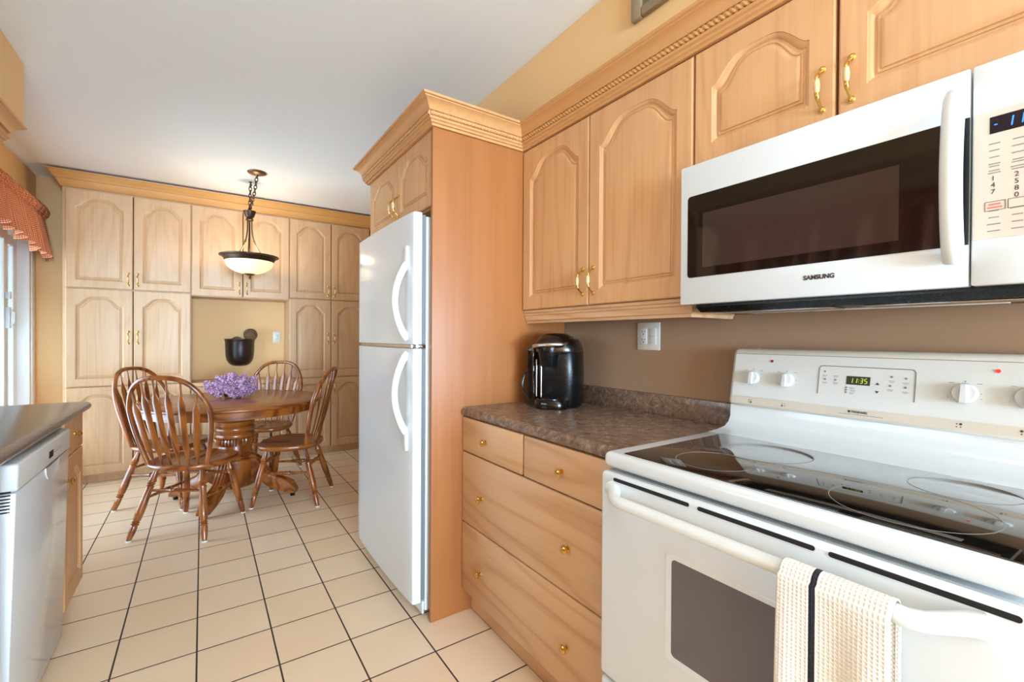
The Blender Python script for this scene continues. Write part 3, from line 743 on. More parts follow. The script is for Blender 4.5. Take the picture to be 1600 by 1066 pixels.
# oven door
b = MB(); b.box(.858, .884, sy0+.004, sy1-.006, .35, .878)
b.bevel(.012, 4); od = b.build('oven_door', 'white_enamel', t)
wm = MB(); y0, y1, z0, z1 = .31, .640, .505, .744
def rr_poly(y0, y1, z0, z1, r, k0=5):
    pl = []
    for cy_, cz_, a0 in ((y1-r, z1-r, 0), (y0+r, z1-r, 90), (y0+r, z0+r, 180), (y1-r, z0+r, 270)):
        for k in range(k0+1): a = radians(a0+90*k/k0); pl.append((cy_+r*cos(a), cz_+r*sin(a)))
    return pl
A = rr_poly(y0, y1, z0, z1, .014); B = rr_poly(y0+.014, y1-.014, z0+.014, z1-.010, .010)
wm.ring_loft([[Vector((.8582, p[0], p[1])) for p in A], [Vector((.8566, p[0], p[1])) for p in A], [Vector((.8572, p[0], p[1])) for p in B], [Vector((.8581, p[0], p[1])) for p in B]], capa=False, capb=False)
wm.build('window_bezel', 'white_enamel', od)
wm = MB(); wm.prism(B, lambda p, x: (x, p[0], p[1]), .8572, .8578); wm.build('window', 'oven_glass', od, smooth=False)
b = MB()
for ya, yb in ((.799, .584), (.564, .343), (.323, .107)):
    n = 8; r = .0042; ctr = [(ya-r, .866), (yb+r, .866)]; pl = []
    for k in range(n+1): a = pi/2+pi*k/n; pl.append((yb+r+r*cos(a), .8655+r*sin(a)))
    for k in range(n+1): a = -pi/2+pi*k/n; pl.append((ya-r+r*cos(a), .8655+r*sin(a)))
    b.prism(pl, lambda p, x: (x+max(0, (p[1]-.866))*.35, p[0], p[1]), .8565, .862)
b.build('vent_slot', 'black_matte', od, smooth=False)
b = MB(); pts = []; n = 40
for i in range(n+1):
    s = i/n; e = min(1, min(s, 1-s)/.10); e = e*e*(3-2*e)
    pts.append((.856-.050*e, sy1-.045-(sy1-sy0-.09)*s, .842-.006*e))
b.tube(pts, lambda s: .0145+.004*max(0, 1-min(s, 1-s)/.07), n=16, up=(0, 0, 1), sx=.95)
b.build('handle', 'white_plastic', od)
b = MB(); b.box(.862, .884, sy0+.004, sy1-.006, .06, .342); b.bevel(.010, 3); b.build('storage_drawer', 'white_enamel', t)
b = MB(); b.box(.90, 1.5, sy0+.03, sy1-.03, 0, .021); b.build('foot', 'black_matte', t)
# towel over the oven handle
def towel():
    mb = bmesh.new(); uv = mb.loops.layers.uv.new('UVMap')
    y0, y1 = .368, .219; nx = 44; hx, hz = .806, .836; R = .0185
    prof = []   # (s, x, z)
    L = .46
    s = 0
    for i in range(60):
        q = i/59*L; prof.append((q, hx-R-.006*min(1, q/.2), hz-L+q+0))
    prof = [(q, x, z) for q, x, z in prof]
    for i in range(1, 15):
        a = pi*i/14; prof.append((L+R*a, hx-R*cos(a), hz+R*sin(a)))
    for i in range(1, 30):
        q = i/29*.30; prof.append((L+R*pi+q, hx+R+.001, hz-q))
    vs = []
    for j, (q, x, z) in enumerate(prof):
        row = []
        for i in range(nx+1):
            s = i/nx; y = y0+(y1-y0)*s
            drop = max(0, (L-q)) / L if q < L else 0
            fold = .007*sin(s*8.2+.8)*drop**.5+.004*sin(s*17+q*3)*drop
            bk = 0
            if q > L+R*pi: bk = .0
            spread = 1+.04*drop
            yy = (y0+y1)/2+(y-(y0+y1)/2)*spread
            zz = z-.006*s*(1 if q < L else 0)
            row.append(mb.verts.new((x-max(-.004, fold)-bk, yy, zz)))
        vs.append(row)
    for j in range(len(prof)-1):
        for i in range(nx):
            f = mb.faces.new((vs[j][i], vs[j][i+1], vs[j+1][i+1], vs[j+1][i])); f.smooth = True
            for lp, (jj, ii) in zip(f.loops, ((j, i), (j, i+1), (j+1, i+1), (j+1, i))): lp[uv].uv = (ii/nx*.150, prof[jj][0])
    me = bpy.data.meshes.new('dish_towel'); mb.to_mesh(me); mb.free(); me.materials.append(M['towel_waffle'])
    o = bpy.data.objects.new('dish_towel', me); C.objects.link(o)
    md = o.modifiers.new('s', 'SOLIDIFY'); md.thickness = .0022; md.offset = 0
    tag(o, 'white waffle-weave dish towel with one black stripe, hung over the oven handle', 'towel')
towel()

# ------------------------------------------------------------------ outlets
def plate(name, label, cx, cy, cz, w, h, facing, kinds, group=None):
    t = thing(name, label, 'outlet' if 'o' in kinds else 'switch', (cx, cy, cz), 0)
    fm = face_mat((cx, cy, cz), facing)
    def bb(m, x0, x1, z0, z1, d0, d1, bev=0): m.box(x0, x1, -d1, -d0, z0, z1, bev)
    m = MB(); bb(m, -w/2, w/2, -h/2, h/2, 0.0005, .006, .003); m.xform(fm); m.build('cover_plate', 'warm_white', t)
    n = len(kinds)
    for i, k in enumerate(kinds):
        x = (i-(n-1)/2)*w/n*.80
        m = MB(); bb(m, x-.0165, x+.0165, -.033, .033, .005, .0085, .001); m.xform(fm); a = m.build('receptacle' if k == 'o' else 'rocker', 'white_plastic', t)
        m = MB()
        if k == 'o':
            for zz in (.016, -.018):
                bb(m, x-.008, x-.0055, zz, zz+.009, .0083, .0088); bb(m, x+.005, x+.0075, zz, zz+.008, .0083, .0088); bb(m, x-.0025, x+.0025, zz-.009, zz-.004, .0083, .0088)
            m.xform(fm); m.build('socket_slots', 'dark_print', a, smooth=False)
        else:
            bb(m, x-.014, x+.014, -.0006, .0006, .0083, .0088); m.xform(fm); m.build('rocker_line', 'grey_print', a, smooth=False)
    return t
plate('wall_outlet', 'cream double plate with an outlet and a rocker switch, above the brown countertop', 1.55, 1.25, 1.231, .116, .116, '-x', 'os')
plate('wall_outlet', 'single cream outlet plate on the niche wall beside the dark wall pot', .645, YB, 1.215, .072, .115, '-y', 'o')

# ------------------------------------------------------------------ coffee maker
t = thing('coffee_maker', 'black single-serve coffee maker with silver trim and side water tank on the brown countertop', 'coffee maker', (1.33, 1.60, .9145), 0)
def lc(x, y, z): return (x, y, z)
# local frame: front towards -y ; body x -.10...12
def superell(cx, cy, a, b, z, n=28, p=3.2):
    out = []
    for k in range(n):
        th = 2*pi*k/n; c, s = cos(th), sin(th)
        out.append(Vector((cx+a*abs(c)**(2/p)*(1 if c > 0 else -1), cy+b*abs(s)**(2/p)*(1 if s > 0 else -1), z)))
    return out
b = MB(); b.ring_loft([superell(.02, .035, .093, .110, 0), superell(.02, .035, .097, .114, .01), superell(.02, .035, .100, .117, .15), superell(.02, .030, .098, .116, .245), superell(.02, .030, .094, .112, .255)])
cb = b.build('body', 'black_plastic', t, local=True, ang=60)
b = MB(); b.ring_loft([superell(.02, .010, .098, .135, .245), superell(.02, .008, .099, .137, .256), superell(.02, .010, .090, .128, .285), superell(.02, .02, .075, .11, .302)])
b.build('shoulder', 'steel_dark', t, local=True, ang=60)
b = MB(); b.ring_loft([superell(.005, .0, .083, .132, .278), superell(.005, .0, .082, .130, .292), superell(.005, .01, .070, .112, .312), superell(.005, .02, .045, .08, .326), superell(.005, .02, .015, .03, .330)])
b.build('lid', 'black_gloss', t, local=True, ang=60)
b = MB(); b.tube(smooth_path([(-.075, -.095, .268), (-.062, -.132, .272), (-.02, -.148, .276), (.025, -.146, .278), (.062, -.128, .280), (.075, -.09, .284)]), .007, n=10, sy=1, sx=1.2)
b.build('lid_handle', 'chrome', t, local=True)
b = MB(); b.lathe([(0, .036), (.01, .040), (.06, .050), (.085, .054), (.09, .052)], (-.008, -.085, .182), (0, 0, 1), 24); b.build('brew_head', 'black_plastic', t, local=True)
b = MB(); b.ring_loft([superell(.005, -.085, .072, .062, 0, p=2.5), superell(.005, -.085, .074, .064, .006, p=2.5), superell(.005, -.085, .074, .064, .036, p=2.5), superell(.005, -.085, .070, .060, .040, p=2.5)]); 
b.build('drip_tray', 'black_gloss', t, local=True, ang=60)
b = MB(); b.lathe([(0, .045), (.002, .045), (.0022, .001)], (.005, -.085, .040), (0, 0, 1), 24); b.build('drip_plate', 'steel_dark', t, local=True)
b = MB(); b.ring_loft([superell(-.098, .02, .026, .075, .03), superell(-.098, .02, .028, .080, .12), superell(-.098, .02, .028, .082, .25)]); wt = b.build('water_tank', 'smoked_tank', t, local=True, ang=60)
b = MB(); b.ring_loft([superell(-.098, .02, .029, .083, .25), superell(-.098, .02, .029, .083, .262), superell(-.098, .02, .024, .078, .268)]); b.build('tank_lid', 'steel_dark', wt, local=True, ang=60)
b = MB()
for x, y in ((-.072, -.058), (-.046, -.075)): b.cyl((x, y, .045), (x, y, .21), .0035, 10)
b.build('chrome_trim', 'chrome', t, local=True)
# power cord loop
b = MB(); b.tube(smooth_path([(-.10, -.03, .16), (-.125, -.03, .15), (-.14, -.035, .12), (-.143, -.04, .085), (-.132, -.045, .062), (-.118, -.05, .045), (-.105, -.055, .02), (-.09, -.055, .006)]), .0045, n=8)
b.build('power_cord', 'black_plastic', t, local=True)
t.rotation_euler = (0, 0, radians(-52))

# ------------------------------------------------------------------ picture above the cabinets
t = thing('framed_picture', 'small picture in a carved pewter frame on the wall above the range cabinets', 'picture', (1.291, .80, 2.5))
b = MB(); y0, y1, z0, z1 = .52, 1.116, 2.353, 2.549
for q in ((y1-.045, y1, z0, z1), (y0, y0+.045, z0, z1)): b.box(1.268, 1.2895, *q, .005)
b.box(1.268, 1.2895, y0+.046, y1-.046, z0, z0+.034, .005); b.box(1.268, 1.2895, y0+.046, y1-.046, z1-.034, z1, .005); b.build('frame', 'frame_pewter', t)
b = MB(); b.box(1.278, 1.2895, y0+.046, y1-.046, z0+.034, z1-.034); b.build('artwork', 'picture_art', t)

# ------------------------------------------------------------------ sink-wall side
PX = -.455
t = thing('sink_side_cabinet', 'oak base cabinet with a drawer and arched door, end of the counter past the dishwasher', 'cabinet', (-.75, 2.68, 0))
b = carcass(MB(), XL+.002, PX-.02, 2.502, 2.84, .10, .876, '+x', (.72,)); b.box(XL+.002, PX-.08, 2.502, 2.82, .001, .0999); b.build('body', 'oak_z', t, smooth=False)
drawer(t, (PX, 2.506, .722), '+x', .33, .15, 'oak_z', [(.165, .075)])
door(t, (PX, 2.506, .107), '+x', .33, .608, hand='kl', hz=.52, rise=.05, st=.05)
t = thing('sink_base_cabinet', 'oak base cabinets running under the sink counter before the dishwasher', 'cabinet', (-.75, .4, 0))
b = MB(); b.box(XL+.002, PX-.02, -1.2, 1.772, .10, .876); b.box(XL+.002, PX-.08, -1.2, 1.772, .001, .0999); b.build('body', 'oak_z', t, smooth=False)
for i in range(5):
    door(t, (PX, -1.19+i*.592, .107), '+x', .586, .608, rise=.05)
    drawer(t, (PX, -1.19+i*.592, .722), '+x', .586, .15, 'oak_z', [(.293, .075)])
t = thing('sink_countertop', 'grey speckled laminate countertop over the dishwasher at the left', 'countertop', (-.8, 1, .88))
b = MB(); pr = [(XL+.002, .877), (XL+.002, .914), (-.452, .914), (-.440, .911), (-.431, .903), (-.429, .892), (-.433, .882), (-.441, .877)]
b.prism(pr, lambda p, y: (p[0], y, p[1]), -1.25, 2.862); b.bevel(.006, 2, 80); b.build('worktop', 'laminate_grey', t, ang=50)
b = MB(); b.box(-.453, -.4435, -1.2, 2.5, .8735, .8768); b.build('edge_strip', 'white_trim', t)
# dishwasher with its door slightly ajar
t = thing('dishwasher', 'white dishwasher with its door slightly ajar under the grey counter', 'dishwasher', (-.75, 2.18, 0))
b = MB(); b.box(XL+.03, -.537, 1.862, 2.494, .02, .872); b.build('body', 'white_plastic', t, smooth=False)
dy0, dy1 = 1.866, 2.486
tilt = lambda c: Vector((c.x+(c.z-.06)*.028, c.y, c.z))
b = MB(); b.box(-.535, -.459, dy0, dy1, .03, .768, .004, 2, shear=tilt); dd = b.build('door', 'white_enamel', t)
b = MB(); b.box(-.535, -.457, dy0, dy1, .771, .852, .008, 3, shear=tilt); cpn = b.build('control_panel', 'white_plastic', t)
xs = lambda z: -.457+(z-.06)*.028
b = MB(); b.box(-.457, -.4555, 2.185, 2.235, .795, .818, shear=tilt); b.build('display', 'black_matte', cpn)
b = MB()
for k in range(6): b.box(-.457, -.4557, 2.25+k*.018, 2.258+k*.018, .803, .806, shear=tilt); b.box(-.457, -.4557, 2.25+k*.018, 2.256+k*.018, .811, .813, shear=tilt)
b.build('button_marks', 'grey_print', cpn, smooth=False)
b = MB(); n = 20; A = []; 
for k in range(n+1): a = pi+pi*k/n; A.append((2.235+.085*cos(a), .770+.055*sin(a)))
Bq = [(2.235+(p[0]-2.235)*.8, .770+(p[1]-.770)*.75) for p in A]
b.ring_loft([[Vector((xs(p[1])-.0018, p[0], p[1])) for p in A], [Vector((xs(p[1])+.0015, p[0], p[1])) for p in A], [Vector((xs(p[1])-.0010, p[0], p[1])) for p in Bq]], capa=False)
b.build('finger_grip', 'white_enamel', dd)
b = MB()
for k in range(7): b.box(-.496, -.470, dy0-.0012, dy0+.0005, .714+k*.0095, .718+k*.0095, shear=tilt)
b.build('side_vent', 'dark_gap', dd, smooth=False)
# wall cabinet and crown over the sink run
t = thing('upper_cabinet', 'oak wall cabinet at the left, only its crown moulding corner in view', 'cabinet', (-.97, 2.6, 1.36))
MB().box(XL+.002, -.80, 2.15, 3.06, 1.352, 2.116).build('body', 'oak_z', t, smooth=False)
t = thing('crown_moulding', 'corner of oak crown moulding below the bulkhead at the upper left', 'moulding', (-.9, 2.8, 2.117))
sweep_profile(PROF, [(XL+.004, 3.075), (-.775, 3.075), (-.775, 2.14)], 2.1165, MB()).build('cornice', 'crown_y', t, ang=30)

# ------------------------------------------------------------------ dining end cabinets
YD = 5.0; YC = 5.02
xs_ = (-.909, -.487, -.083, .317, .716, 1.114, 1.512)
def tall(label, x0, x1, xa, xm, xb, cx):
    t = thing('pantry_cabinet', label, 'cabinet', (cx, 5.2, 0))
    b = carcass(MB(), x0, x1, YC, YB-.002, .065, 2.415, '-y', (.804, 1.607)); b.box(x0, x1, YC+.045, YB-.002, .001, .0649); b.build('body', 'oak_daylit_z', t, smooth=False)
    for (a, c, hd) in ((xa, xm, 'r'), (xm, xb, 'l')):
        w = c-a-.006
        door(t, (a+.003, YD, 1.612), '-y', w, .79, 'oak_daylit_z', hand=hd, hz=.085, rise=.075)
        door(t, (a+.003, YD, .806), '-y', w, .797, 'oak_daylit_z', hand=hd, hz=.40, rise=.075)
        door(t, (a+.003, YD, .078), '-y', w, .720, 'oak_daylit_z', hand=hd, hz=.62, rise=.075)
    return t
tall('tall pale oak pantry left of the niche, six arched doors, behind the dining table', -.925, -.0845, xs_[0], xs_[1], xs_[2]-.003, -.5)
tall('tall pale oak pantry right of the niche, half hidden by the fridge', .717, 1.545, xs_[4]+.002, xs_[5], xs_[6], 1.12)
t = thing('bridge_cabinet', 'pale oak wall cabinet with two arched doors over the niche, behind the pendant lamp', 'cabinet', (.317, 5.2, 1.6))
carcass(MB(), -.0835, .716, YC, YB-.002, 1.585, 2.415, '-y').build('body', 'oak_daylit_z', t, smooth=False)
for a, c, hd in ((xs_[2], xs_[3], 'r'), (xs_[3], xs_[4], 'l')): door(t, (a+.003, YD, 1.590), '-y', c-a-.006, .812, 'oak_daylit_z', hand=hd, hz=.085, rise=.075)
t = thing('low_cabinet', 'low pale oak cabinet filling the niche behind the dining table', 'cabinet', (.317, 5.2, 0))
b = carcass(MB(), -.0835, .716, YC, YB-.002, .065, .765, '-y'); b.box(-.0835, .716, YC+.045, YB-.002, .001, .0649); b.build('body', 'oak_daylit_z', t, smooth=False)
b = MB(); b.box(-.083, .7155, YD-.004, YB-.003, .7655, .798, .004); b.build('top', 'oak_daylit_x', t)
for a, c, hd in ((xs_[2], xs_[3], 'kr'), (xs_[3], xs_[4], 'kl')): door(t, (a+.003, YD, .078), '-y', c-a-.006, .680, 'oak_daylit_z', hand=hd, hz=.62, rise=.07)
t = thing('crown_moulding', 'wide oak crown moulding just under the ceiling over the dining-end cabinets', 'moulding', (.3, 5.2, 2.416))
P2 = [(0, 0), (.010, .0), (.014, .006), (.034, .046), (.036, .054), (.046, .058), (.048, .064), (.074, .106), (.082, .108), (.084, .116), (0, .116)]
sweep_profile(P2, [(-.925, YB-.003), (-.925, YC), (1.545, YC)][::-1], 2.4155, MB()).build('cornice', 'crown_x', t, ang=25)
# dark wall pot and woven balls
t = thing('wall_pot', 'dark brown half-round wall pot holding woven balls in the niche', 'pot', (.313, YB, 1.0))
b = MB(); rings = []; n = 20
for z, r in ((.925, .04), (.93, .068), (.95, .095), (.985, .115), (1.03, .124), (1.10, .127), (1.17, .129), (1.185, .133), (1.192, .137), (1.196, .136)):
    rings.append([Vector((.313+r*cos(pi*k/n), YB-.004-r*1.15*sin(pi*k/n), z)) for k in range(n+1)])
for z, r in ((1.194, .130), (1.17, .122), (1.10, .118)):
    rings.append([Vector((.313+r*cos(pi*k/n), YB-.006-r*1.15*sin(pi*k/n), z)) for k in range(n+1)])
b.ring_loft(rings); b.build('vessel', 'pot_dark', t, ang=50)
def ball(cx, cy, cz, r, label, seed):
    rnd = random.Random(seed); m = MB()
    m.sphere((cx, cy, cz), r*.90, 16, 12)
    for k in range(46):
        a = Vector([rnd.gauss(0, 1) for _ in range(3)]).normalized(); q = a.cross(Vector([rnd.gauss(0, 1) for _ in range(3)])).normalized(); p = a.cross(q)
        m.tube([Vector((cx, cy, cz))+(q*cos(2*pi*i/22)+p*sin(2*pi*i/22))*r*rnd.uniform(.955, .985) for i in range(22)], r*.045, n=5, closed=True)
    return tag(m.build('woven_ball', 'twig'), label, 'ball')
ball(.402, YB-.078, 1.240, .060, 'brown woven twig ball, the higher one at the right of the wall pot', 3)
ball(.285, YB-.070, 1.165, .054, 'brown woven twig ball sunk in the wall pot at the left', 4)

# ------------------------------------------------------------------ pendant
LX, LY = .333, 4.50
t = thing('pendant_lamp', 'bronze bowl pendant lamp with lit alabaster shade on a swagged chain over the dining table', 'lamp', (LX, LY, 1.8))
zr = 1.900   # rim height
b = MB(); b.lathe([(.0, .213), (.004, .224), (.010, .226), (.014, .222), (.010, .215), (-.014, .196), (-.040, .180), (-.042, .176), (-.014, .190), (.0, .206)], (LX, LY, zr), (0, 0, 1), 56); b.build('rim', 'bronze', t)
b = MB(); pr = []
for i in range(15):
    a = pi/2*i/14; pr.append((-.036-.112*(1-cos(a)) if 0 else -.148+.112*(1-sin(a)) if 0 else -.036-.108*sin(a), .179*cos(a)+.004))
b.lathe(pr, (LX, LY, zr), (0, 0, 1), 48); sh_ = b.build('shade', 'alabaster', t)
b = MB(); b.lathe([(-.050, .1785), (-.050, .1805), (-.054, .1795), (-.054, .176)], (LX, LY, zr), (0, 0, 1), 48); b.build('shade_band', 'bronze_light', sh_)
b = MB(); b.lathe([(-.136, .045), (-.142, .046), (-.150, .030), (-.158, .012), (-.164, .010), (-.170, .013), (-.178, .009), (-.186, .004), (-.188, 0)], (LX, LY, zr), (0, 0, 1), 24); b.build('finial', 'bronze_light', t)
zh = 2.212
b = MB(); b.lathe([(0, .018), (.008, .03), (.018, .028), (.026, .022), (.034, .032), (.06, .042), (.085, .05), (.087, .04), (.06, .02), (.06, .001)], (LX, LY, zh), (0, 0, 1), 24); b.build('hub', 'bronze', t)
for k in range(3):
    a = radians(20+120*k); b = MB(); pts = []
    for i in range(25):
        s = i/24; r = .016+.07*s**2.2+.085*s**6+.0*s; z = zh+.01-(zh-zr-.004)*s
        r = .018+ .105*s**3
        pts.append((LX+r*cos(a), LY+r*sin(a), z))
    b.tube(pts, lambda s: .0052+.003*(1 if .55 < s < .60 else 0), n=8); b.build('arm', 'bronze', t)
b = MB(); b.cyl((LX, LY, zr-.10), (LX, LY, zh+.01), .006, 10); b.build('centre_stem', 'bronze', t)
b = MB()
for k in range(2): b.sphere((LX+(.07 if k else -.07), LY, zr-.045), .028, 12, 8)
b.build('bulb', 'bulb', t)
def chain(pts, parent, name, L=.040, rr=.0036):
    m = MB(); tot = 0; P = [Vector(p) for p in pts]; seg = [(P[i+1]-P[i]).length for i in range(len(P)-1)]; T = sum(seg); n = int(T/(L*.72))
    def at(d):
        for i, s in enumerate(seg):
            if d <= s or i == len(seg)-1: return P[i]+(P[i+1]-P[i])*(d/s), (P[i+1]-P[i]).normalized()
            d -= s
    for k in range(n+1):
        c, d = at(T*k/n); side = d.cross(Vector((1, .3, .1))).normalized()
        if k % 2: side = d.cross(side)
        m.tube([c+d*(L/2)*cos(2*pi*i/14)+side*(L*.27)*sin(2*pi*i/14) for i in range(14)], rr, n=6, closed=True)
    return m.build(name, 'bronze', parent)
hk = (.339, 4.50, CEIL)
chain([(hk[0], hk[1], CEIL-.03), (LX, LY, zh+.095)], t, 'chain')
cn = (.362, 4.205, CEIL)
pts = []
for i in range(13):
    s = i/12; pts.append((cn[0]+(LX-cn[0])*s, cn[1]+(LY-cn[1])*s**1.3*.97, CEIL-.03-(CEIL-.03-zh-.095)*s**.62 if 0 else CEIL-.03-(CEIL-.03-zh-.10)*(1-(1-s)**1.7)))
chain(pts, t, 'swag_chain')
b = MB(); b.lathe([(0, .066), (-.004, .070), (-.010, .066), (-.020, .040), (-.026, .014), (-.034, .009), (-.036, 0)], (cn[0], cn[1], CEIL-.0005), (0, 0, 1), 32); b.build('canopy', 'bronze_light', t)
b = MB(); b.lathe([(0, .014), (-.004, .013), (-.008, .004), (-.02, .003)], (hk[0], hk[1], CEIL-.0005), (0, 0, 1), 16); b.tube([(hk[0], hk[1], CEIL-.015), (hk[0]+.012, hk[1], CEIL-.025), (hk[0]+.004, hk[1], CEIL-.04), (hk[0]-.01, hk[1], CEIL-.032)], .003, n=6); b.build('ceiling_hook', 'bronze', t)
pl_ = bpy.data.lights.new('pendant_bulb_light', 'POINT'); pl_.energy = 9; pl_.color = (1, .80, .52); pl_.shadow_soft_size = .06
po = bpy.data.objects.new('pendant_bulb_light', pl_); C.objects.link(po); po.location = (LX, LY, zr+.03)

# ------------------------------------------------------------------ dining table
TX, TY = .205, 4.02
t = thing('dining_table', 'round reddish wood pedestal dining table with carved claw-like feet', 'table', (TX, TY, 0))
b = MB(); b.lathe([(.722, .575), (.724, .598), (.730, .606), (.738, .608), (.745, .602), (.750, .590), (.7502, 0)], (TX, TY, 0), (0, 0, 1), 96); b.build('tabletop', 'maple_red_x', t, ang=60)
b = MB(); b.lathe([(.668, .535), (.668, .560), (.722, .566), (.7225, .535)], (TX, TY, 0), (0, 0, 1), 96); b.build('apron', 'maple_red_x', t)
b = MB(); b.lathe([(.10, .01), (.10, .128), (.115, .135), (.30, .135), (.31, .118), (.325, .122), (.335, .110), (.345, .120), (.36, .112), (.46, .112), (.47, .130), (.485, .134), (.50, .126), (.505, .118), (.515, .130), (.53, .136), (.545, .130), (.555, .116), (.57, .128), (.585, .130), (.597, .112), (.60, .108), (.668, .108), (.6685, .2), (.69, .2), (.69, .01)], (TX, TY, 0), (0, 0, 1), 48); b.build('pedestal', 'maple_red_z', t, ang=45)
b = MB()
for k in range(36):
    a = 2*pi*k/36; b.tube([(TX+r*cos(a), TY+r*sin(a), z) for z, r in ((.462, .113), (.455, .128), (.440, .132), (.425, .126), (.412, .112))], .009, n=6)
b.build('gadroon_carving', 'maple_red_z', t)
FA = (-27, 62, 153, 242)
for a_ in FA:
    a = radians(a_); m = MB()
    top = [(.10, .33), (.15, .325), (.18, .30), (.21, .24), (.26, .175), (.32, .145), (.38, .125), (.42, .10), (.445, .068)]
    bot = [(.10, .10), (.14, .11), (.17, .13), (.20, .125), (.24, .09), (.30, .062), (.36, .042), (.41, .028), (.445, .030)]
    rings = []
    for (r0, zt), (r1, zb) in zip(top, bot):
        hw = .036; ww = .02
        rings.append([(r1, -hw, zb), (r1, hw, zb), (r0, hw, zt-.02), (r0, hw*.6, zt), (r0, -hw*.6, zt), (r0, -hw, zt-.02)])
    m.ring_loft([[Vector((TX+p[0]*cos(a)-p[1]*sin(a), TY+p[0]*sin(a)+p[1]*cos(a), p[2])) for p in r] for r in rings])
    m.bevel(.006, 2, 50)
    for off in (-.022, 0, .022):
        m.tube([(TX+r*cos(a)-off*sin(a), TY+r*sin(a)+off*cos(a), z) for r, z in [(q[0], q[1]+.002) for q in top[2:-1]]], .006, n=6)
    f = m.build('pedestal_foot', 'maple_red_y', t, ang=40)
    m = MB(); m.lathe([(0, .016), (.028, .018)], (TX+.415*cos(a), TY+.415*sin(a), .0), (0, 0, 1), 14); m.build('caster_pad', 'black_plastic', f)

# ------------------------------------------------------------------ chairs
def turned(m, a, b, r, prof):
    a = Vector(a); b = Vector(b); L = (b-a).length; m.lathe([(L*s, r*k) for s, k in prof], a, b-a, 14)
LEG = [(0, .62), (.06, .7), (.12, .85), (.16, 1.0), (.19, 1.25), (.21, .9), (.225, 1.22), (.24, .85), (.26, 1.15), (.30, 1.0), (.42, 1.12), (.60, 1.25), (.72, 1.1), (.74, .78), (.755, 1.2), (.77, .8), (.785, 1.2), (.80, .85), (.83, 1.0), (.90, .95), (1, .68)]
STR = [(0, .5), (.1, .62), (.3, .8), (.40, .95), (.43, 1.25), (.45, .8), (.5, 1.2), (.55, .8), (.57, 1.25), (.60, .95), (.7, .8), (.9, .62), (1, .5)]
def make_chair(label):
    t = thing('dining_chair', label, 'chair', (0, 0, 0), 0, 'arrow-back chairs around the dining table')
    # seat: outline, forward = +y
    def outline(k, n=40):
        th = 2*pi*k/n; c, s = cos(th), sin(th); w = .240 if s > 0 else .230; d = .212
        p = 3.0 if s > 0 else 2.3
        return Vector((w*abs(c)**(2/p)*(1 if c > 0 else -1), d*abs(s)**(2/p)*(1 if s > 0 else -1), 0))
    n = 40; m = MB(); rings = []
    for sc_, z in ((.90, .402), (.97, .408), (1.0, .420), (1.0, .432), (.975, .440), (.93, .441), (.80, .434), (.6, .428), (.35, .427), (.1, .4275)):
        rings.append([Vector((outline(k).x*sc_, outline(k).y*sc_, z+(.008 if (z > .425 and abs(outline(k).x) < .06 and outline(k).y > 0) else 0))) for k in range(n)])
    m.ring_loft(rings); m.build('seat', 'maple_red_y', t, local=True, ang=60)
    feet = {'fl': ((-.135, .135, .408), (-.195, .215, .006)), 'fr': ((.135, .135, .408), (.195, .215, .006)), 'bl': ((-.135, -.125, .408), (-.222, -.235, .006)), 'br': ((.135, -.125, .408), (.222, -.235, .006))}
    for k, (a, b) in feet.items():
        m = MB(); turned(m, a, b, .0185, LEG); lg = m.build('leg', 'maple_red_z', t, local=True)
        m = MB(); m.lathe([(0, .015), (.006, .015)], (b[0], b[1], 0), (0, 0, 1), 12); m.build('felt_pad', 'felt_white', lg, local=True)
    def on(k, z):
        a, b = feet[k]; s = (a[2]-z)/(a[2]-b[2]); return Vector(a)+(Vector(b)-Vector(a))*s
    for p, q, z0, z1 in (('bl', 'br', .28, .28), ('fl', 'fr', .30, .30), ('bl', 'fl', .235, .235), ('br', 'fr', .235, .235)):
        m = MB(); turned(m, on(p, z0), on(q, z1), .0125, STR); m.build('stretcher', 'maple_red_x', t, local=True)
    # hoop back, leaning backwards
    H = .978; def_y = lambda z: -.165-(z-.44)*.25
    def hoop(s):
        a = pi*s; 
        # base half-width .165 flaring to .232 then closing
        x = -cos(a); up = abs(sin(a))
        z = .44+(H-.44)*up**.62
        w = .178+.082*min(1, (z-.44)/.34)**.9
        xx = w*(abs(x)**.70)*(1 if x > 0 else -1)
        return Vector((xx, def_y(z)+.045*(xx/.26)**2, z))
    pts = [hoop(i/60) for i in range(61)]
    m = MB(); m.tube(pts, lambda s: .0140, n=10, sx=1.1, sy=1.0, up=(0, 1, 0)); m.build('back_hoop', 'maple_red_z', t, local=True)
    for i in range(6):
        q = (i-2.5)/2.5; xb = q*.130; xt = q*.190
        # find hoop height at xt
        best = min(pts[10:51], key=lambda p: abs(p.x-xt)); zt = best.z
        m = MB(); rings = []; nn = 26
        for j in range(nn+1):
            s = j/nn; z = .436+(zt-.436)*s; x = xb+(xt-xb)*s
            y = def_y(z)-.012*sin(pi*s)+.045*(x/.26)**2
            if s < .06: w = .0065
            elif s < .20: w = .0065+.0135*(s-.06)/.14
            elif s < .74: w = .020+.0030*(s-.20)/.54
            elif s < .86: w = .0230-.0175*(s-.74)/.12
            else: w = .0055
            d = .0048 if .1 < s < .84 else .0052
            rings.append([Vector((x+w*cos(2*pi*k/10), y+d*sin(2*pi*k/10), z)) for k in range(10)])
        m.ring_loft(rings); m.build('back_slat', 'maple_red_z', t, local=True)
    return t
c1 = make_chair('arrow-back wooden chair nearest the camera, its back towards us')
CH = [((-.047, 3.567), radians(57-90)),
      ((-.19, 4.215), radians(-33-90)),
      ((.565, 3.775), radians(155-90)),
      ((.45, 4.585), radians(-125-90))]
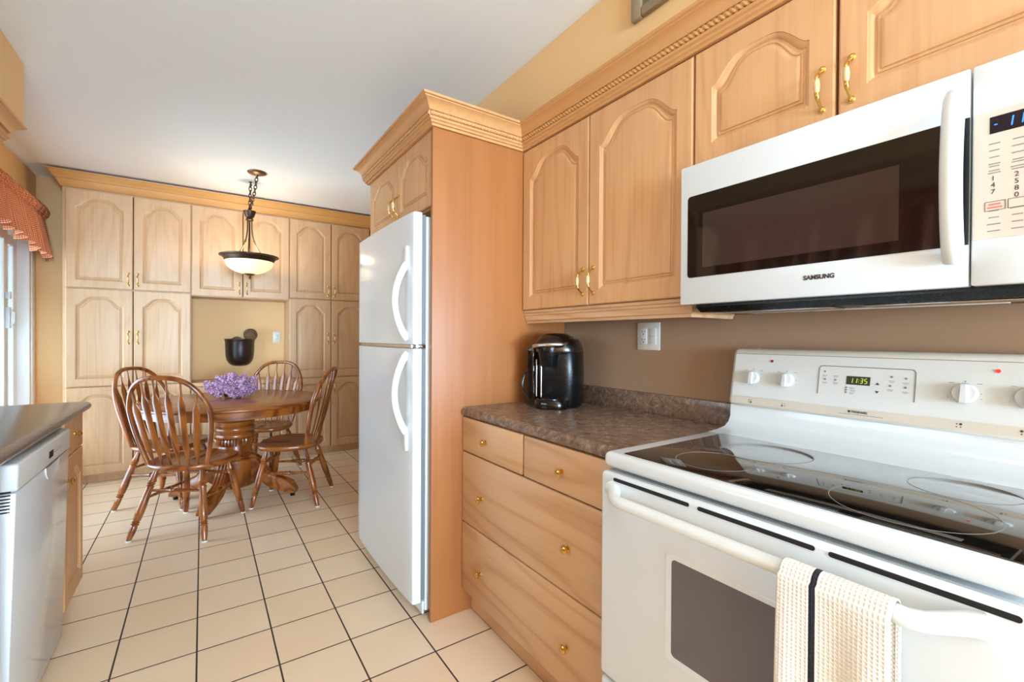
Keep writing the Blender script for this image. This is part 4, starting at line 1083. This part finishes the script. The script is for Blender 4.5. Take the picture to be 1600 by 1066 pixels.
labs = ['arrow-back wooden chair nearest the camera, its back towards us', 'arrow-back wooden chair at the far left, pushed in behind the nearest chair', 'arrow-back wooden chair seen from the side, nearest the fridge', 'arrow-back wooden chair on the far side of the table, in front of the pantry']
for i, (p, rz) in enumerate(CH):
    o = c1 if i == 0 else copy_tree(c1)
    o.location = (p[0], p[1], 0); o.rotation_euler = (0, 0, rz); o['label'] = labs[i]

# ------------------------------------------------------------------ lilacs in a glass bowl
VX, VY = .195, 4.12
t = thing('glass_vase', 'low clear glass vase holding lilacs on the dining table', 'vase', (VX, VY, .7505))
b = MB(); w = .062
b.lathe([(0, .055), (.002, .062), (.03, .070), (.058, .074), (.060, .073), (.058, .071), (.03, .067), (.008, .058), (.008, .001)], (VX, VY, .7506), (0, 0, 1), 6); b.build('bowl', 'clear_glass', t, ang=20)
b = MB(); b.lathe([(0, .056), (.03, .064), (.0305, 0)], (VX, VY, .7590), (0, 0, 1), 24); b.build('water', 'clear_glass', t)
rnd = random.Random(11)
def sprig(tip, base, r, seed, lab):
    rn = random.Random(seed); tip = Vector(tip); base = Vector(base); d = tip-base; L = d.length
    t = thing('lilac_sprig', lab, 'flower', tuple(base), 0, 'lilac sprigs in the glass vase')
    m = MB(); m.tube([base+d*.0, base+d*.35+Vector((0, 0, .01)), base+d*.75], .0022, n=6); m.build('stem', 'stem_green', t)
    m = MB(); dn = d.normalized(); e1 = dn.cross(Vector((.2, .3, 1))).normalized(); e2 = dn.cross(e1)
    for k in range(190):
        s = rn.random()**.8; rr = r*(1-s**2.6)*1.0+.004; a = rn.uniform(0, 2*pi); q = rn.uniform(.65, 1)
        c = base+d*(.36+.64*s)+(e1*cos(a)+e2*sin(a))*rr*q
        nrm = ((e1*cos(a)+e2*sin(a))+dn*.4+Vector([rn.uniform(-.4, .4) for _ in range(3)])).normalized()
        u = nrm.cross(Vector((.3, .2, 1))).normalized(); v = nrm.cross(u); R = rn.uniform(.0075, .011); ph = rn.uniform(0, pi)
        cv = m.b.verts.new(c-nrm*.002)
        for pe in range(4):
            a0 = ph+pe*pi/2; pv = []
            for da, rr2, lift in ((-.55, .62, .001), (-.28, 1.0, .003), (.28, 1.0, .003), (.55, .62, .001)):
                pv.append(m.b.verts.new(c+(u*cos(a0+da)+v*sin(a0+da))*R*rr2+nrm*lift))
            f = m.b.faces.new([cv]+pv); f.material_index = rn.choice((0, 0, 1, 2))
    fl = m.build('flower_head', ['lilac_a', 'lilac_b', 'lilac_c'], t, smooth=False)
    for f in fl.data.polygons: pass
    m = MB()
    for k in range(rn.choice((1, 2))):
        a = rn.uniform(0, 2*pi); c = base+d*.3; o1 = (e1*cos(a)+e2*sin(a)); l = .05; wv = o1.cross(Vector((0, 0, 1))).normalized()*.014
        P = [c, c+o1*l*.35+wv, c+o1*l+Vector((0, 0, -.004)), c+o1*l*.35-wv]; vs = [m.b.verts.new(p) for p in P]; m.b.faces.new(vs)
        vs2 = [m.b.verts.new(p+Vector((0, 0, .0012))) for p in P]; m.b.faces.new(vs2[::-1])
    m.build('leaf', 'leaf', t, smooth=False)
base0 = Vector((VX, VY, .79))
tips = [(-.20, .02, .075), (-.155, -.05, .045), (-.12, .03, .12), (-.07, -.07, .085), (-.03, .03, .145), (.03, -.03, .155), (.07, .05, .135), (.02, -.09, .07), (.11, -.03, .115), (.16, .02, .12), (.15, -.07, .045), (.19, -.03, .055), (.09, -.10, .035), (-.09, -.11, .035), (-.02, .10, .10), (-.04, -.03, .13)]
loc_l = ['at the far left tip', 'low at the left', 'high at the left', 'front left, middle height', 'at the top, left of centre', 'at the very top', 'high, right of centre', 'front centre', 'right of centre', 'high at the right', 'low at the right', 'at the far right tip', 'low front right', 'low front left, over the vase rim', 'at the back', 'in the middle of the bunch']
vr = Vector((cos(yaw), -sin(yaw), 0)); vf = Vector((sin(yaw), cos(yaw), 0))
for i, (a, b_, c) in enumerate(tips):
    tp = base0+vr*(a*1.12-.012)+vf*(b_)+Vector((0, 0, c*.98)); dr = (tp-base0); bs = base0+Vector((dr.x*.15, dr.y*.15, -.01))
    sprig(tp, bs, .044, 50+i, 'purple lilac sprig in the glass vase, '+loc_l[i])

# ------------------------------------------------------------------ gingham valances
def valance(name, label, y0, y1, x, zt, zb, zb2, seed):
    rn = random.Random(seed); mb = bmesh.new(); uv = mb.loops.layers.uv.new('UVMap')
    n = int((y1-y0)/.006); rows = 34; V = []
    ph = [rn.uniform(0, 6.28) for _ in range(6)]
    def fold(y): return sin(y*44+ph[0]+1.4*sin(y*9+ph[1]))*.7+sin(y*83+ph[2])*.2+sin(y*19+ph[3])*.3
    def gath(y): return sin(y*170+ph[4])*.5+sin(y*231+ph[5])*.5
    for j in range(rows+1):
        s = j/rows; row = []
        for i in range(n+1):
            y = y0+(y1-y0)*i/n; e = i/n
            bot = zb+(zb2-zb)*e+.008*fold(y+.02)
            z = zt+(bot-zt)*s
            if s < .24:   # gathered rod sleeve with ruffle
                bulge = .030*sin(pi*min(1, s/.24)); xx = x+.004+bulge+.013*gath(y+s*.05)
                z += .006*gath(y+.01)
            else:
                q = (s-.24)/.76; xx = x+.016+.040*q+.044*fold(y)*(.25+.75*q**.7)+.006*gath(y)*(1-q)
            row.append(mb.verts.new((xx, y, z+(.010*sin(y*240+ph[2]) if j == 0 else 0))))
        V.append(row)
    for j in range(rows):
        for i in range(n):
            f = mb.faces.new((V[j][i], V[j][i+1], V[j+1][i+1], V[j+1][i])); f.smooth = True
            for lp, (jj, ii) in zip(f.loops, ((j, i), (j, i+1), (j+1, i+1), (j+1, i))): lp[uv].uv = (ii/n*(y1-y0)*1.6, jj/rows*(zt-zb))
    me = bpy.data.meshes.new(name); mb.to_mesh(me); mb.free(); me.materials.append(M['gingham'])
    o = bpy.data.objects.new('fabric', me); C.objects.link(o)
    m = o.modifiers.new('s', 'SOLIDIFY'); m.thickness = .0012; m.offset = 0
    t = thing(name, label, 'curtain', (x, (y0+y1)/2, zt)); o.parent = t; o.matrix_parent_inverse = Matrix.Translation(-t.location)
    b = MB(); zz = zt-.045; b.tube([(XL+.004, y1-.004, zz), (x+.012, y1-.004, zz), (x+.014, y0+.004, zz), (XL+.004, y0+.004, zz)], .006, n=8); b.build('curtain_rod', 'white_trim', t)
valance('valance', 'orange and cream gingham ruffled valance over the patio door', 3.34, 5.30, -1.09, 2.290, 1.99, 1.835, 5)
valance('valance', 'gingham valance over the kitchen window behind the picture edge', .66, 2.04, -1.09, 2.12, 1.72, 1.72, 8)
print('objects', len(bpy.data.objects))
